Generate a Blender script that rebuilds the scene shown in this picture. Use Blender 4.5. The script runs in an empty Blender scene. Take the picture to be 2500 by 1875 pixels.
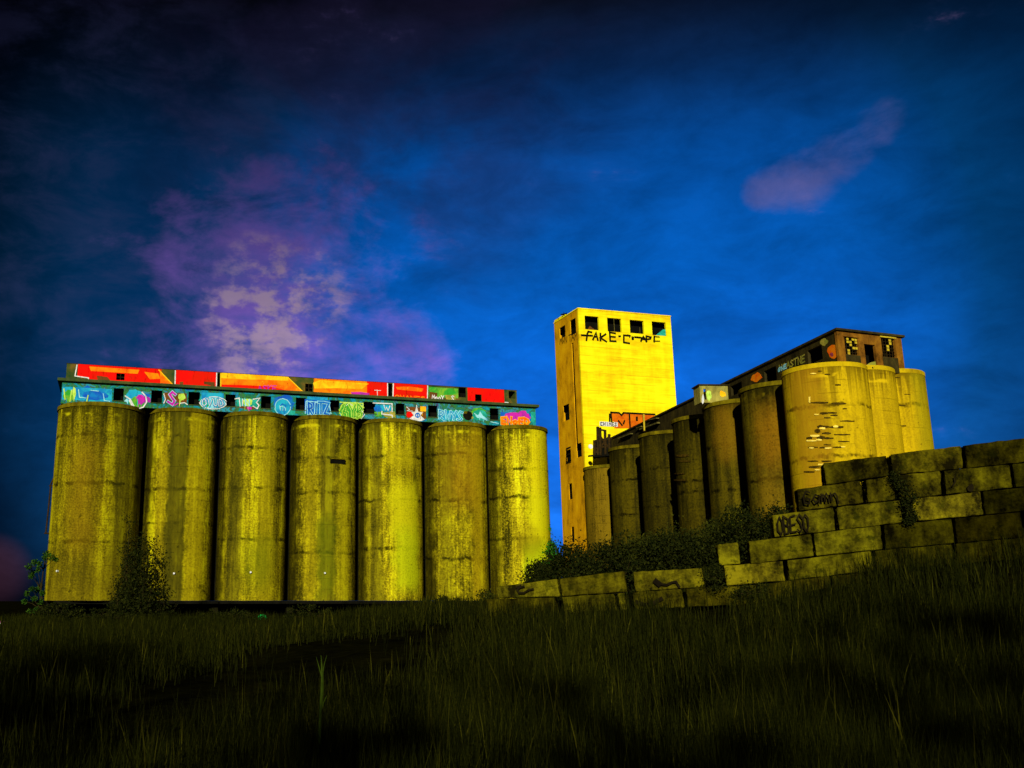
import bpy, math, random
import numpy as np
from mathutils import Vector
rnd = random.Random(11)
nr = np.random.default_rng(5)
C = bpy.context.scene.collection
pi = math.pi

# ------------------------------------------------------------------ camera
F, CX, CY, EYE = 2340.0, 930.0, 937.5, 1.7          # focal length and principal point in pixels of the 2500 px frame
TH = math.atan(529.0 / F); cT, sT = math.cos(TH), math.sin(TH)
cam = bpy.data.cameras.new('camera'); co = bpy.data.objects.new('camera', cam); C.objects.link(co)
co.location = (0, 0, EYE); co.rotation_euler = (pi / 2 + TH, 0, 0)
cam.sensor_width = 36; cam.lens = F / 2500 * 36; cam.shift_x = (1250 - CX) / 2500
cam.clip_start = 0.1; cam.clip_end = 4000
bpy.context.scene.camera = co

def ray(px, py):
    a, b = (px - CX) / F, (CY - py) / F
    return Vector((a, cT - b * sT, sT + b * cT))
def at(px, py, Y):
    d = ray(px, py); t = Y / d.y
    return Vector((d.x * t, Y, EYE + d.z * t))
def proj(p):
    y, z = p[1], p[2] - EYE
    f = y * cT + z * sT
    return CX + F * p[0] / f, CY - F * (-y * sT + z * cT) / f
class Plane:
    def __init__(s, o, eu):
        s.o = Vector(o); s.eu = Vector(eu).normalized(); s.n = Vector((s.eu.y, -s.eu.x, 0))
    def uv(s, px, py):
        d = ray(px, py); e = Vector((0, 0, EYE)); t = (s.o - e).dot(s.n) / d.dot(s.n); p = e + d * t
        return (p - s.o).dot(s.eu), p.z
    def pt(s, u, v, off=0.0):
        p = s.o + s.eu * u + s.n * off
        return Vector((p.x, p.y, v))

# ------------------------------------------------------------------ mesh helpers
WO = {}
def tag(o, label=None, cat=None, group=None, kind=None):
    if label: o['label'] = label
    if cat: o['category'] = cat
    if group: o['group'] = group
    if kind: o['kind'] = kind
    return o
def thing(name, label, cat, loc, group=None):
    o = bpy.data.objects.new(name, None); C.objects.link(o); o.location = loc; o.empty_display_size = .3
    WO[o.name] = Vector(loc)
    return tag(o, label, cat, group)
class MB:
    def __init__(s): s.v = []; s.f = []; s.uv = []
    def poly(s, pts, uvs=None):
        i = len(s.v); s.v += [tuple(p) for p in pts]; s.f.append(tuple(range(i, i + len(pts))))
        s.uv += (uvs or [(0, 0)] * len(pts))
    def hexa(s, a, b):           # a: four front corners, b: four back corners, same order
        s.poly(a); s.poly(b[::-1])
        for k in range(4):
            l = (k + 1) % 4; s.poly([a[l], a[k], b[k], b[l]])
    def box(s, o, x, y, z):      # o corner, three edge vectors
        o, x, y, z = map(Vector, (o, x, y, z))
        s.hexa([o, o + x, o + x + z, o + z], [o + y, o + x + y, o + x + y + z, o + y + z])
    def cbox(s, c, x, y, z):     # centred, half vectors
        c, x, y, z = map(Vector, (c, x, y, z)); s.box(c - x - y - z, 2 * x, 2 * y, 2 * z)
    def tube(s, pts, rs, n=6):
        pts = [Vector(p) for p in pts]; rings = []
        for i, p in enumerate(pts):
            d = (pts[min(i + 1, len(pts) - 1)] - pts[max(i - 1, 0)]).normalized()
            a = d.cross(Vector((0.31, 0.9, 0.2))).normalized(); b = d.cross(a)
            r = rs[i] if hasattr(rs, '__len__') else rs
            rings.append([p + (a * math.cos(2 * pi * k / n) + b * math.sin(2 * pi * k / n)) * r for k in range(n)])
        for i in range(len(rings) - 1):
            for k in range(n):
                l = (k + 1) % n; s.poly([rings[i][k], rings[i][l], rings[i + 1][l], rings[i + 1][k]])
        s.poly(rings[0][::-1]); s.poly(rings[-1])
    def build(s, name, m, parent=None, origin=None, bevel=0, smooth=False, weld=False):
        po = WO[parent.name] if parent else Vector((0, 0, 0))
        if origin is None:
            if parent: origin = po
            else:
                a = np.array(s.v); origin = Vector((*((a.min(0) + a.max(0)) / 2)[:2], a[:, 2].min()))
        origin = Vector(origin)
        me = bpy.data.meshes.new(name)
        me.from_pydata([(p[0] - origin.x, p[1] - origin.y, p[2] - origin.z) for p in s.v], [], s.f)
        ul = me.uv_layers.new(name='uv')
        ul.data.foreach_set('uv', [c for t in s.uv for c in t])
        if weld or bevel or smooth:
            import bmesh
            bm = bmesh.new(); bm.from_mesh(me); bmesh.ops.remove_doubles(bm, verts=bm.verts, dist=.0008)
            bmesh.ops.recalc_face_normals(bm, faces=bm.faces)
            if bevel: bmesh.ops.bevel(bm, geom=bm.edges[:], offset=bevel, segments=2, affect='EDGES', profile=.6)
            bm.to_mesh(me); bm.free()
        if smooth:
            me.polygons.foreach_set('use_smooth', [True] * len(me.polygons))
        me.materials.append(m)
        o = bpy.data.objects.new(name, me); C.objects.link(o)
        WO[o.name] = origin
        if parent: o.parent = parent; o.location = origin - po
        else: o.location = origin
        return o
def wall_holes(mb, pl, u0, u1, v0, v1, holes, th, off=0.0):
    """A wall slab in plane pl with rectangular openings (ua, ub, va, vb); front face at off, back at off-th."""
    us = sorted({u0, u1, *[h[0] for h in holes], *[h[1] for h in holes]}); us = [u for u in us if u0 <= u <= u1]
    vs = sorted({v0, v1, *[h[2] for h in holes], *[h[3] for h in holes]}); vs = [v for v in vs if v0 <= v <= v1]
    solid = {}
    for i in range(len(us) - 1):
        for j in range(len(vs) - 1):
            cu, cv = (us[i] + us[i + 1]) / 2, (vs[j] + vs[j + 1]) / 2
            solid[i, j] = not any(h[0] < cu < h[1] and h[2] < cv < h[3] for h in holes)
    P = lambda u, v, b: pl.pt(u, v, off - (th if b else 0))
    for (i, j), s in solid.items():
        if not s: continue
        a, b, c, d = us[i], us[i + 1], vs[j], vs[j + 1]
        mb.poly([P(a, c, 0), P(b, c, 0), P(b, d, 0), P(a, d, 0)])
        mb.poly([P(a, d, 1), P(b, d, 1), P(b, c, 1), P(a, c, 1)])
        if not solid.get((i - 1, j)): mb.poly([P(a, c, 1), P(a, c, 0), P(a, d, 0), P(a, d, 1)])
        if not solid.get((i + 1, j)): mb.poly([P(b, c, 0), P(b, c, 1), P(b, d, 1), P(b, d, 0)])
        if not solid.get((i, j - 1)): mb.poly([P(a, c, 1), P(b, c, 1), P(b, c, 0), P(a, c, 0)])
        if not solid.get((i, j + 1)): mb.poly([P(a, d, 0), P(b, d, 0), P(b, d, 1), P(a, d, 1)])
def rect_px(pl, x0, y0, x1, y1):
    """pixel rectangle (left, top, right, bottom) -> (ua, ub, va, vb) on a plane"""
    um, vm = pl.uv((x0 + x1) / 2, (y0 + y1) / 2)
    ua = pl.uv(x0, (y0 + y1) / 2)[0]; ub = pl.uv(x1, (y0 + y1) / 2)[0]
    va = pl.uv((x0 + x1) / 2, y1)[1]; vb = pl.uv((x0 + x1) / 2, y0)[1]
    return (min(ua, ub), max(ua, ub), va, vb)
def decal(mb, pl, pts, off=.02, th=.02):
    """flat painted patch: outline in pixels laid on plane pl as a thin coat"""
    q = [pl.uv(*p) for p in pts]
    a = sum(q[i][0] * q[(i + 1) % len(q)][1] - q[(i + 1) % len(q)][0] * q[i][1] for i in range(len(q)))
    if a < 0: q = q[::-1]
    mb.poly([pl.pt(u, v, off) for u, v in q])
    for i in range(len(q)):
        j = (i + 1) % len(q)
        mb.poly([pl.pt(*q[i], off - th), pl.pt(*q[j], off - th), pl.pt(*q[j], off), pl.pt(*q[i], off)])
LAY = [0]
def stroke(mb, pl, pts, w, off=.04, px=True):
    """one painted line as a mitred ribbon on plane pl"""
    q = [Vector(pl.uv(*p)) if px else Vector(p) for p in pts]
    q = [p for i, p in enumerate(q) if i == 0 or (p - q[i - 1]).length > 1e-5]
    if len(q) < 2: return
    LAY[0] = (LAY[0] + 1) % 9; off += LAY[0] * .003
    L, R = [], []
    for i, p in enumerate(q):
        d0 = (q[i] - q[i - 1]).normalized() if i else (q[1] - q[0]).normalized()
        d1 = (q[i + 1] - q[i]).normalized() if i < len(q) - 1 else d0
        t = (d0 + d1); t = t.normalized() if t.length > .3 else d0
        nn = Vector((-t.y, t.x)); k = w / 2 / max(.5, nn.dot(Vector((-d0.y, d0.x))))
        ext = t * (w / 2) * (-1 if i == 0 else 1 if i == len(q) - 1 else 0)
        L.append(p + ext + nn * k); R.append(p + ext - nn * k)
    for i in range(len(q) - 1):
        mb.poly([pl.pt(*R[i], off), pl.pt(*R[i + 1], off), pl.pt(*L[i + 1], off), pl.pt(*L[i], off)])
GLY = {
 'A': [[(0, 0), (.5, 1), (1, 0)], [(.2, .4), (.8, .4)]], 'K': [[(.1, 0), (.1, 1)], [(.9, 1), (.1, .45), (.95, 0)]],
 'E': [[(.9, 1), (.1, 1), (.1, 0), (.95, 0)], [(.1, .52), (.8, .52)]], 'f': [[(.9, .9), (.6, 1), (.45, .8), (.4, 0)], [(0, .55), (1, .6)]],
 'C': [[(.95, .9), (.1, 1), (.1, 0), (.9, 0)]], 'P': [[(.1, 0), (.1, 1), (.9, .9), (.85, .55), (.1, .45)]], 'I': [[(.5, 0), (.5, 1)]],
 'T': [[(0, 1), (1, 1)], [(.5, 1), (.5, 0)]], 'H': [[(.1, 0), (.1, 1)], [(.9, 0), (.9, 1)], [(.1, .5), (.9, .5)]],
 'M': [[(0, 0), (.1, 1), (.5, .4), (.9, 1), (1, 0)]], 'S': [[(.9, .85), (.5, 1), (.15, .8), (.5, .5), (.85, .25), (.5, 0), (.05, .15)]],
 'O': [[(.5, 0), (.1, .25), (.1, .75), (.5, 1), (.9, .75), (.9, .25), (.5, 0)]], 'D': [[(.1, 0), (.1, 1), (.7, .9), (.95, .5), (.7, .1), (.1, 0)]],
 'R': [[(.1, 0), (.1, 1), (.85, .9), (.8, .55), (.1, .45), (.9, 0)]], 'U': [[(.1, 1), (.1, .25), (.5, 0), (.9, .25), (.9, 1)]],
 'V': [[(0, 1), (.5, 0), (1, 1)]], 'N': [[(.1, 0), (.1, 1), (.9, 0), (.9, 1)]], 'B': [[(.1, 0), (.1, 1), (.8, .85), (.7, .55), (.1, .5), (.9, .35), (.75, .05), (.1, 0)]],
 'G': [[(.9, .85), (.5, 1), (.1, .6), (.2, .1), (.7, 0), (.9, .35), (.55, .4)]], 'W': [[(0, 1), (.25, 0), (.5, .6), (.75, 0), (1, 1)]],
 'Z': [[(.05, 1), (.95, 1), (.05, 0), (.95, 0)]], 'a': [[(.85, .5), (.5, .62), (.1, .35), (.4, 0), (.85, .2), (.85, .6), (.9, 0)]],
 'm': [[(.05, .6), (.1, 0), (.12, .45), (.35, .6), (.48, .4), (.5, 0), (.52, .45), (.75, .6), (.9, .4), (.95, 0)]],
 'n': [[(.1, .6), (.15, 0), (.2, .45), (.6, .6), (.85, .35), (.9, -.2)]], 'o': [[(.5, 0), (.15, .2), (.15, .45), (.5, .6), (.85, .45), (.85, .2), (.5, 0)]],
 'e': [[(.15, .3), (.85, .35), (.6, .6), (.2, .5), (.15, .15), (.5, 0), (.9, .12)]], 'r': [[(.2, 0), (.2, .6)], [(.2, .4), (.6, .6), (.85, .5)]],
 '.': [[(.4, .45), (.6, .5)]], ':': [[(.4, .25), (.6, .3)], [(.4, .65), (.6, .7)]], '-': [[(0, .48), (1, .5)]], '6': [[(.8, 1), (.2, .6), (.2, .1), (.6, 0), (.85, .25), (.6, .45), (.2, .35)]],
 'Y': [[(0, 1), (.5, .5), (1, 1)], [(.5, .5), (.5, 0)]],
}
def write(mb, pl, txt, quad, w, gap=.18, off=.04, jit=.04):
    """txt written across a pixel quad (TL, TR, BR, BL)"""
    TL, TR, BR, BL = quad; n = len(txt)
    for i, ch in enumerate(txt):
        if ch == ' ': continue
        for line in GLY[ch]:
            pts = []
            for gx, gy in line:
                s = (i + gap / 2 + gx * (1 - gap)) / n + rnd.uniform(-jit, jit) / n; t = gy + rnd.uniform(-jit, jit)
                x = (BL[0] * (1 - s) + BR[0] * s) * (1 - t) + (TL[0] * (1 - s) + TR[0] * s) * t
                y = (BL[1] * (1 - s) + BR[1] * s) * (1 - t) + (TL[1] * (1 - s) + TR[1] * s) * t
                pts.append((x, y))
            stroke(mb, pl, pts, w, off)

# ------------------------------------------------------------------ materials
class NG:
    def __init__(s, name):
        s.m = bpy.data.materials.new(name); s.m.use_nodes = True; s.nt = s.m.node_tree; s.nt.nodes.clear()
        s.out = s.nt.nodes.new('ShaderNodeOutputMaterial'); s.b = s.nt.nodes.new('ShaderNodeBsdfPrincipled')
        s.nt.links.new(s.b.outputs[0], s.out.inputs[0]); s.b.inputs['Roughness'].default_value = .9
        s.b.inputs['Specular IOR Level'].default_value = 0
    def setin(s, sock, v):
        if isinstance(v, bpy.types.NodeSocket): s.nt.links.new(v, sock)
        elif v is not None: sock.default_value = v
    def math(s, op, a, b=0.0, c=0.0, clamp=False):
        n = s.nt.nodes.new('ShaderNodeMath'); n.operation = op; n.use_clamp = clamp
        for k, x in enumerate((a, b, c)): s.setin(n.inputs[k], x)
        return n.outputs[0]
    def noise(s, vec, scale, detail=4, rough=.55, dist=0.0):
        n = s.nt.nodes.new('ShaderNodeTexNoise'); s.setin(n.inputs['Vector'], vec)
        for k, x in (('Scale', scale), ('Detail', detail), ('Roughness', rough), ('Distortion', dist)): n.inputs[k].default_value = x
        return n.outputs['Fac']
    def map(s, vec, sc=(1, 1, 1), loc=(0, 0, 0)):
        n = s.nt.nodes.new('ShaderNodeMapping'); s.setin(n.inputs[0], vec); n.inputs['Scale'].default_value = sc; n.inputs['Location'].default_value = loc
        return n.outputs[0]
    def rng(s, v, a, b, c=0.0, d=1.0, smooth=True):
        n = s.nt.nodes.new('ShaderNodeMapRange'); n.interpolation_type = 'SMOOTHSTEP' if smooth else 'LINEAR'
        s.setin(n.inputs['Value'], v)
        for k, x in (('From Min', a), ('From Max', b), ('To Min', c), ('To Max', d)): s.setin(n.inputs[k], x)
        return n.outputs[0]
    def mix(s, f, a, b, mode='MIX'):
        n = s.nt.nodes.new('ShaderNodeMix'); n.data_type = 'RGBA'; n.blend_type = mode
        s.setin(n.inputs[0], f)
        for k, x in ((6, a), (7, b)):
            s.setin(n.inputs[k], (*x, 1) if isinstance(x, tuple) and len(x) == 3 else x)
        return n.outputs[2]
    def ramp(s, f, stops, interp='LINEAR'):
        n = s.nt.nodes.new('ShaderNodeValToRGB'); e = n.color_ramp.elements; n.color_ramp.interpolation = interp
        while len(e) < len(stops): e.new(.5)
        for k, (p, c) in enumerate(stops): e[k].position = p; e[k].color = (*c, 1)
        s.setin(n.inputs[0], f); return n.outputs[0]
    def pos(s): return s.nt.nodes.new('ShaderNodeNewGeometry').outputs['Position']
    def obj(s): return s.nt.nodes.new('ShaderNodeTexCoord').outputs['Object']
    def island(s): return s.nt.nodes.new('ShaderNodeNewGeometry').outputs['Random Per Island']
    def sep(s, v):
        n = s.nt.nodes.new('ShaderNodeSeparateXYZ'); s.setin(n.inputs[0], v); return n.outputs
    def comb(s, x, y, z):
        n = s.nt.nodes.new('ShaderNodeCombineXYZ')
        for k, q in enumerate((x, y, z)): s.setin(n.inputs[k], q)
        return n.outputs[0]
    def bump(s, h, st=.4, d=.05):
        n = s.nt.nodes.new('ShaderNodeBump'); n.inputs['Strength'].default_value = st; n.inputs['Distance'].default_value = d
        s.setin(n.inputs['Height'], h); s.setin(s.b.inputs['Normal'], n.outputs[0])
    def color(s, c): s.setin(s.b.inputs['Base Color'], (*c, 1) if isinstance(c, tuple) else c); return s.m

def silo_mat(name, base, dark, light, H, patches=(), seed=0.0, contrast=1.0, lifts=()):
    """weathered slip-formed concrete: uv is (arc length, height) in metres"""
    g = NG(name)
    uvn = g.nt.nodes.new('ShaderNodeUVMap'); uvn.uv_map = 'uv'
    q = g.sep(uvn.outputs[0]); u, v = q[0], q[1]
    us = g.math('ADD', u, seed * 17.3)
    vec = g.comb(us, v, seed)
    st1 = g.noise(g.map(vec, (.75, .028, 1)), 1, 6, .62, .3)
    st2 = g.noise(g.map(vec, (3.2, .09, 1), (9, 2, 0)), 1, 5, .6)
    blo = g.noise(g.map(vec, (.22, .16, 1), (3, 1, 0)), 1, 5, .6, .6)
    fin = g.noise(vec, 5.0, 6, .7)
    s = g.math('ADD', g.math('MULTIPLY', st1, .52), g.math('ADD', g.math('MULTIPLY', st2, .22), g.math('MULTIPLY', blo, .26)))
    s = g.math('ADD', s, g.math('MULTIPLY', g.math('SUBTRACT', fin, .5), .5))
    s = g.math('ADD', s, g.math('MULTIPLY', g.math('SUBTRACT', g.noise(g.map(vec, (1.6, .5, 1), (60, 8, 0)), 1, 6, .72, .8), .5), .32))
    k = .17 / contrast
    col = g.ramp(s, [(.5 - 1.25 * k, dark), (.5 - .25 * k, tuple(.55 * a + .45 * b for a, b in zip(base, dark))), (.5 + .25 * k, base), (.5 + 1.4 * k, light)])
    # run-off grime below the rim and a pale scraped band
    run = g.noise(g.map(vec, (2.4, .02, 1), (40, 0, 0)), 1, 4, .6)
    dep = g.math('SUBTRACT', H, v)
    reach = g.rng(run, .35, .75, .4, 7.0)
    gr = g.math('MULTIPLY', g.rng(dep, 0.0, reach, 1.0, 0.0), .8)
    col = g.mix(gr, col, tuple(x * .55 for x in dark))
    pale = g.math('MULTIPLY', g.rng(g.math('ABSOLUTE', g.math('SUBTRACT', dep, 1.25)), .05, .3, 1, 0), g.rng(g.noise(g.map(vec, (.5, .6, 1), (7, 7, 0)), 1, 3, .6), .5, .62, 0, .8))
    col = g.mix(pale, col, light)
    # formwork lifts
    fr = g.math('FRACT', g.math('DIVIDE', v, 1.22))
    line = g.math('MULTIPLY', g.rng(g.math('ABSOLUTE', g.math('SUBTRACT', fr, .5)), .455, .49, 0, 1), g.rng(g.noise(g.map(vec, (.5, 1.3, 1), (0, 20, 0)), 1, 3), .42, .62, 0, .5))
    for hz in lifts:
        dz = g.math('ABSOLUTE', g.math('SUBTRACT', g.math('ADD', v, g.math('MULTIPLY', g.math('SUBTRACT', g.noise(vec, .8, 6, .7), .5), 1.3)), hz))
        line = g.math('MAXIMUM', line, g.math('MULTIPLY', g.rng(dz, .05, .28, 1, 0), g.rng(g.noise(g.map(vec, (.9, .3, 1), (hz, 3, 0)), 1, 4, .7), .36, .6, 0, .95)))
    col = g.mix(line, col, tuple(x * .4 for x in dark))
    wob = g.math('MULTIPLY', g.math('SUBTRACT', g.noise(vec, .55, 6, .65), .5), 2.6)
    for (uc, uw, vc, vw, soft, pc, amt) in patches:
        mu = g.rng(g.math('SUBTRACT', g.math('ABSOLUTE', g.math('ADD', g.math('SUBTRACT', u, uc), g.math('MULTIPLY', wob, min(1, soft * 2)))), uw), -soft, soft, 1, 0)
        mv = g.rng(g.math('SUBTRACT', g.math('ABSOLUTE', g.math('ADD', g.math('SUBTRACT', v, vc), wob)), vw), -soft * 1.6, soft * 1.6, 1, 0)
        mk = g.math('MULTIPLY', g.math('MULTIPLY', mu, mv), amt)
        mk = g.math('MULTIPLY', mk, g.rng(fin, .25, .6, .45, 1))
        col = g.mix(mk, col, pc)
    sp = g.rng(g.noise(g.map(vec, (1, 1, 1), (50, 4, 0)), 2.3, 3, .5), .66, .74, 0, .7)
    col = g.mix(sp, col, tuple(x * .7 for x in dark))
    g.bump(g.math('ADD', fin, g.math('MULTIPLY', line, -1.0)), .5, .06)
    return g.color(col)
def concrete(name, base, dark, light, scale=1.0, streak=.08, contrast=1.0, objcol=False, moss=None, bump=.5):
    g = NG(name); p = g.pos()
    st = g.noise(g.map(p, (1.1 * scale, 1.1 * scale, streak * scale)), 1, 5, .6)
    bl = g.noise(p, .35 * scale, 5, .62, .5); fi = g.noise(p, 5 * scale, 6, .7)
    s = g.math('ADD', g.math('MULTIPLY', st, .4), g.math('ADD', g.math('MULTIPLY', bl, .4), g.math('MULTIPLY', fi, .2)))
    k = .15 / contrast
    col = g.ramp(s, [(.5 - k, dark), (.5, base), (.5 + k * 1.2, light)])
    if moss: col = g.mix(g.rng(g.noise(p, .9 * scale, 5, .65), .54, .66, 0, .8), col, moss)
    if objcol:
        oi = g.nt.nodes.new('ShaderNodeObjectInfo'); col = g.mix(1.0, col, oi.outputs['Color'], 'MULTIPLY')
    g.bump(g.math('ADD', fi, bl), bump, .05)
    return g.color(col)
def paint(name, c, c2=None, scale=1.2, rough=.6, wear=None):
    g = NG(name); p = g.pos(); c2 = c2 or tuple(x * .6 for x in c)
    col = g.mix(g.rng(g.noise(p, scale, 5, .65, .4), .4, .64), c, c2)
    col = g.mix(g.rng(g.noise(g.map(p, (2.5, 2.5, .8)), 1.3, 6, .75), .54, .72, 0, .7), col, tuple(x * .25 for x in c2))
    if wear: col = g.mix(g.rng(g.noise(p, scale * 2.2, 5, .7), .6, .7, 0, .8), col, wear)
    g.b.inputs['Roughness'].default_value = rough; g.bump(g.noise(p, 9, 4), .3, .02)
    return g.color(col)
def foliage(name, stops, trans=.25):
    g = NG(name)
    col = g.ramp(g.island(), stops)
    g.b.inputs['Roughness'].default_value = .7
    g.setin(g.b.inputs['Base Color'], col)
    t = g.nt.nodes.new('ShaderNodeBsdfTranslucent'); g.setin(t.inputs[0], col)
    mx = g.nt.nodes.new('ShaderNodeMixShader'); mx.inputs[0].default_value = trans
    g.nt.links.new(g.b.outputs[0], mx.inputs[1]); g.nt.links.new(t.outputs[0], mx.inputs[2]); g.nt.links.new(mx.outputs[0], g.out.inputs[0])
    return g.m

BASE, DARK, LIGHT = (.25, .208, .003), (.036, .032, .002), (.52, .49, .004)
M = {}
M['rim'] = concrete('rim_concrete', (.12, .095, .003), (.02, .017, .001), (.26, .21, .004), 1.4, .3)
M['slab'] = concrete('slab_concrete', (.045, .075, .022), (.02, .028, .01), (.10, .10, .02), 1.0, .5)
M['shade_black'] = concrete('shade_black', (.006, .006, .004), (.003, .003, .002), (.011, .01, .006))  # near-black colour that paints shade into openings, gaps and recesses; also hoist casing
M['base_wall'] = concrete('basement_concrete', (.012, .012, .004), (.004, .004, .002), (.03, .026, .005))
g = NG('tower_concrete'); p = g.pos()
hb = g.noise(g.map(p, (.06, .06, .55)), 1, 4, .6); hb2 = g.noise(g.map(p, (.25, .25, 3.0)), 1, 4, .6); vb_ = g.noise(g.map(p, (.9, .9, .05)), 1, 4, .6); bl = g.noise(p, .3, 5, .65)
sx = g.math('ADD', g.math('ADD', g.math('MULTIPLY', hb, .3), g.math('MULTIPLY', hb2, .22)), g.math('ADD', g.math('MULTIPLY', vb_, .18), g.math('MULTIPLY', bl, .3)))
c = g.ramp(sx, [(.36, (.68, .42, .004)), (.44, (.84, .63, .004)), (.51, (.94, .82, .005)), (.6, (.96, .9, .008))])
fr = g.math('FRACT', g.math('DIVIDE', g.sep(p)[2], 1.5)); ln = g.math('MULTIPLY', g.rng(g.math('ABSOLUTE', g.math('SUBTRACT', fr, .5)), .43, .49), g.rng(g.noise(g.map(p, (.2, .2, .6)), 1, 3), .4, .6, 0, .55))
c = g.mix(ln, c, (.55, .28, .004)); g.bump(g.noise(p, 5, 5), .3, .04); M['tower'] = g.color(c)
M['tower_side'] = concrete('tower_side_concrete', (.66, .33, .003), (.27, .13, .003), (.84, .48, .004), .8, .35, 1.2)  # rust-orange and darker than the front: the side's shade is in the colour
M['brick'] = concrete('sooty_brick', (.20, .085, .008), (.05, .024, .004), (.36, .17, .01), 2.2, .6)
M['rgal'] = concrete('dark_gallery_concrete', (.035, .028, .008), (.008, .007, .003), (.09, .07, .012), 1.2, .5)
M['block'] = concrete('barrier_concrete', (.06, .053, .002), (.008, .007, .001), (.15, .135, .003), 2.6, .5, 1.9, True, (.016, .018, .001), .9)
M['lower'] = None
g = NG('painted_gallery_wall'); p = g.pos()
c = g.ramp(g.noise(g.map(p, (1, 1, 1.4)), .62, 5, .66, 1.2), [(.3, (.012, .08, .35)), (.40, (.01, .30, .36)), (.46, (.01, .12, .10)), (.5, (.03, .25, .05)), (.55, (.05, .08, .03)), (.60, (.02, .34, .42)), (.68, (.05, .05, .16)), (.75, (.03, .10, .06))])
c = g.mix(g.rng(g.noise(p, 2.6, 5, .7), .5, .68, 0, .75), c, (.035, .04, .018)); g.bump(g.noise(p, 6, 4), .3, .03); M['lower'] = g.color(c)
g = NG('painted_upper_wall'); p = g.pos()
c = g.ramp(g.noise(p, .6, 5, .6, .6), [(.34, (.02, .06, .015)), (.5, (.07, .08, .015)), (.62, (.16, .10, .015)), (.72, (.03, .05, .02))]); M['upper'] = g.color(c)
M['red'] = paint('red_paint', (.86, .006, .004), (.70, .012, .003), .5, .6, (.42, .02, .003))
M['tag_orange'] = paint('tag_orange_paint', (.72, .17, .004), (.55, .09, .004), .9)
M['orange'] = paint('orange_paint', (.92, .26, .004), (.90, .12, .004), .7, .6, (.85, .45, .01))
M['yellow'] = paint('yellow_paint', (.95, .62, .01), (.92, .36, .006), .6)
M['white'] = paint('white_paint', (.78, .78, .74), (.55, .6, .55), 1.5)
M['black'] = paint('black_paint', (.008, .006, .003), (.015, .012, .004), 2)
M['cyan'] = paint('cyan_paint', (.02, .42, .58), (.01, .22, .5), .9, .6, (.03, .5, .35))
M['blue'] = paint('blue_paint', (.01, .09, .5), (.01, .2, .55), .9)
M['green'] = paint('green_paint', (.03, .36, .03), (.2, .45, .03), .9)
M['teal'] = paint('teal_paint', (.01, .3, .2), (.03, .45, .35), .8)
M['lime'] = paint('lime_paint', (.55, .8, .12), (.4, .65, .05), 2)
M['magenta'] = paint('magenta_paint', (.6, .02, .4), (.35, .03, .35), 1.2)
M['brown'] = paint('brown_paint', (.18, .06, .01), (.1, .05, .012), 1.2)
M['pale_cyan'] = paint('pale_cyan_paint', (.35, .75, .8), (.2, .6, .7), 2)
M['olive_pale'] = paint('pale_olive_paint', (.25, .27, .03), (.45, .38, .05), 1.3)
M['rust'] = paint('rusty_metal', (.02, .015, .006), (.045, .025, .006), 3)
M['plank'] = paint('weathered_plank', (.16, .14, .03), (.07, .06, .015), 2)
M['pane'] = paint('dusty_pane', (.55, .42, .02), (.4, .3, .02), 3, .3)
M['spall'] = paint('spalled_hollow', (.035, .022, .003), (.08, .05, .004), 4)
M['fresh'] = paint('fresh_concrete_scar', (.95, .74, .12), (.8, .6, .05), 4)
M['bark'] = paint('bark', (.035, .028, .008), (.02, .016, .005), 5)

# ------------------------------------------------------------------ ground
def sm(a, b, x):
    t = np.clip((np.asarray(x, float) - a) / (b - a), 0, 1); return t * t * (3 - 2 * t)
W0, W1 = at(1200, 1466, 27.5), at(2500, 1466, 24.0)
WU = (W1 - W0); WU.z = 0; WU.normalize(); WN = Vector((WU.y, -WU.x, 0))
PWL = Plane((W0.x, W0.y, 0), WU)
FILL = [PWL.uv(*q) for q in ((1180, 1470), (1240, 1440), (1735, 1410), (1770, 1350), (1880, 1335), (1900, 1282), (1955, 1270), (1965, 1215), (2020, 1205), (2040, 1145), (2500, 1095), (2700, 1070))]
FU, FV = [q[0] for q in FILL], [q[1] for q in FILL]
def hgt(x, y):
    x = np.asarray(x, float); y = np.asarray(y, float)
    h = .3 * sm(8, 30, y) + (.8 * sm(-6, 3, x) * sm(10, 26, y) + 2.25 * sm(4, 21, x) * sm(8, 25, y)) * (1 - .75 * sm(42, 85, y))
    h = h + 7.0 * sm(6, 26, -y)                              # unseen rise added behind the viewpoint to shade the near field
    h = h + .05 * np.sin(x * 1.3 + y * .7) + .04 * np.sin(x * 2.9 - y * 1.7)
    bk = -((x - W0.x) * WN.x + (y - W0.y) * WN.y); u = (x - W0.x) * WU.x + (y - W0.y) * WU.y     # unseen earth fill added behind the block wall to stop light through its joints
    top = np.interp(u, FU, FV) - .35
    k = sm(1.0, 1.8, bk) * (1 - sm(4, 13, bk)) * sm(-.6, 1.2, u) * (1 - sm(24, 34, u))
    return np.where(top > h, h + (top - h) * k, h)
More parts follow.
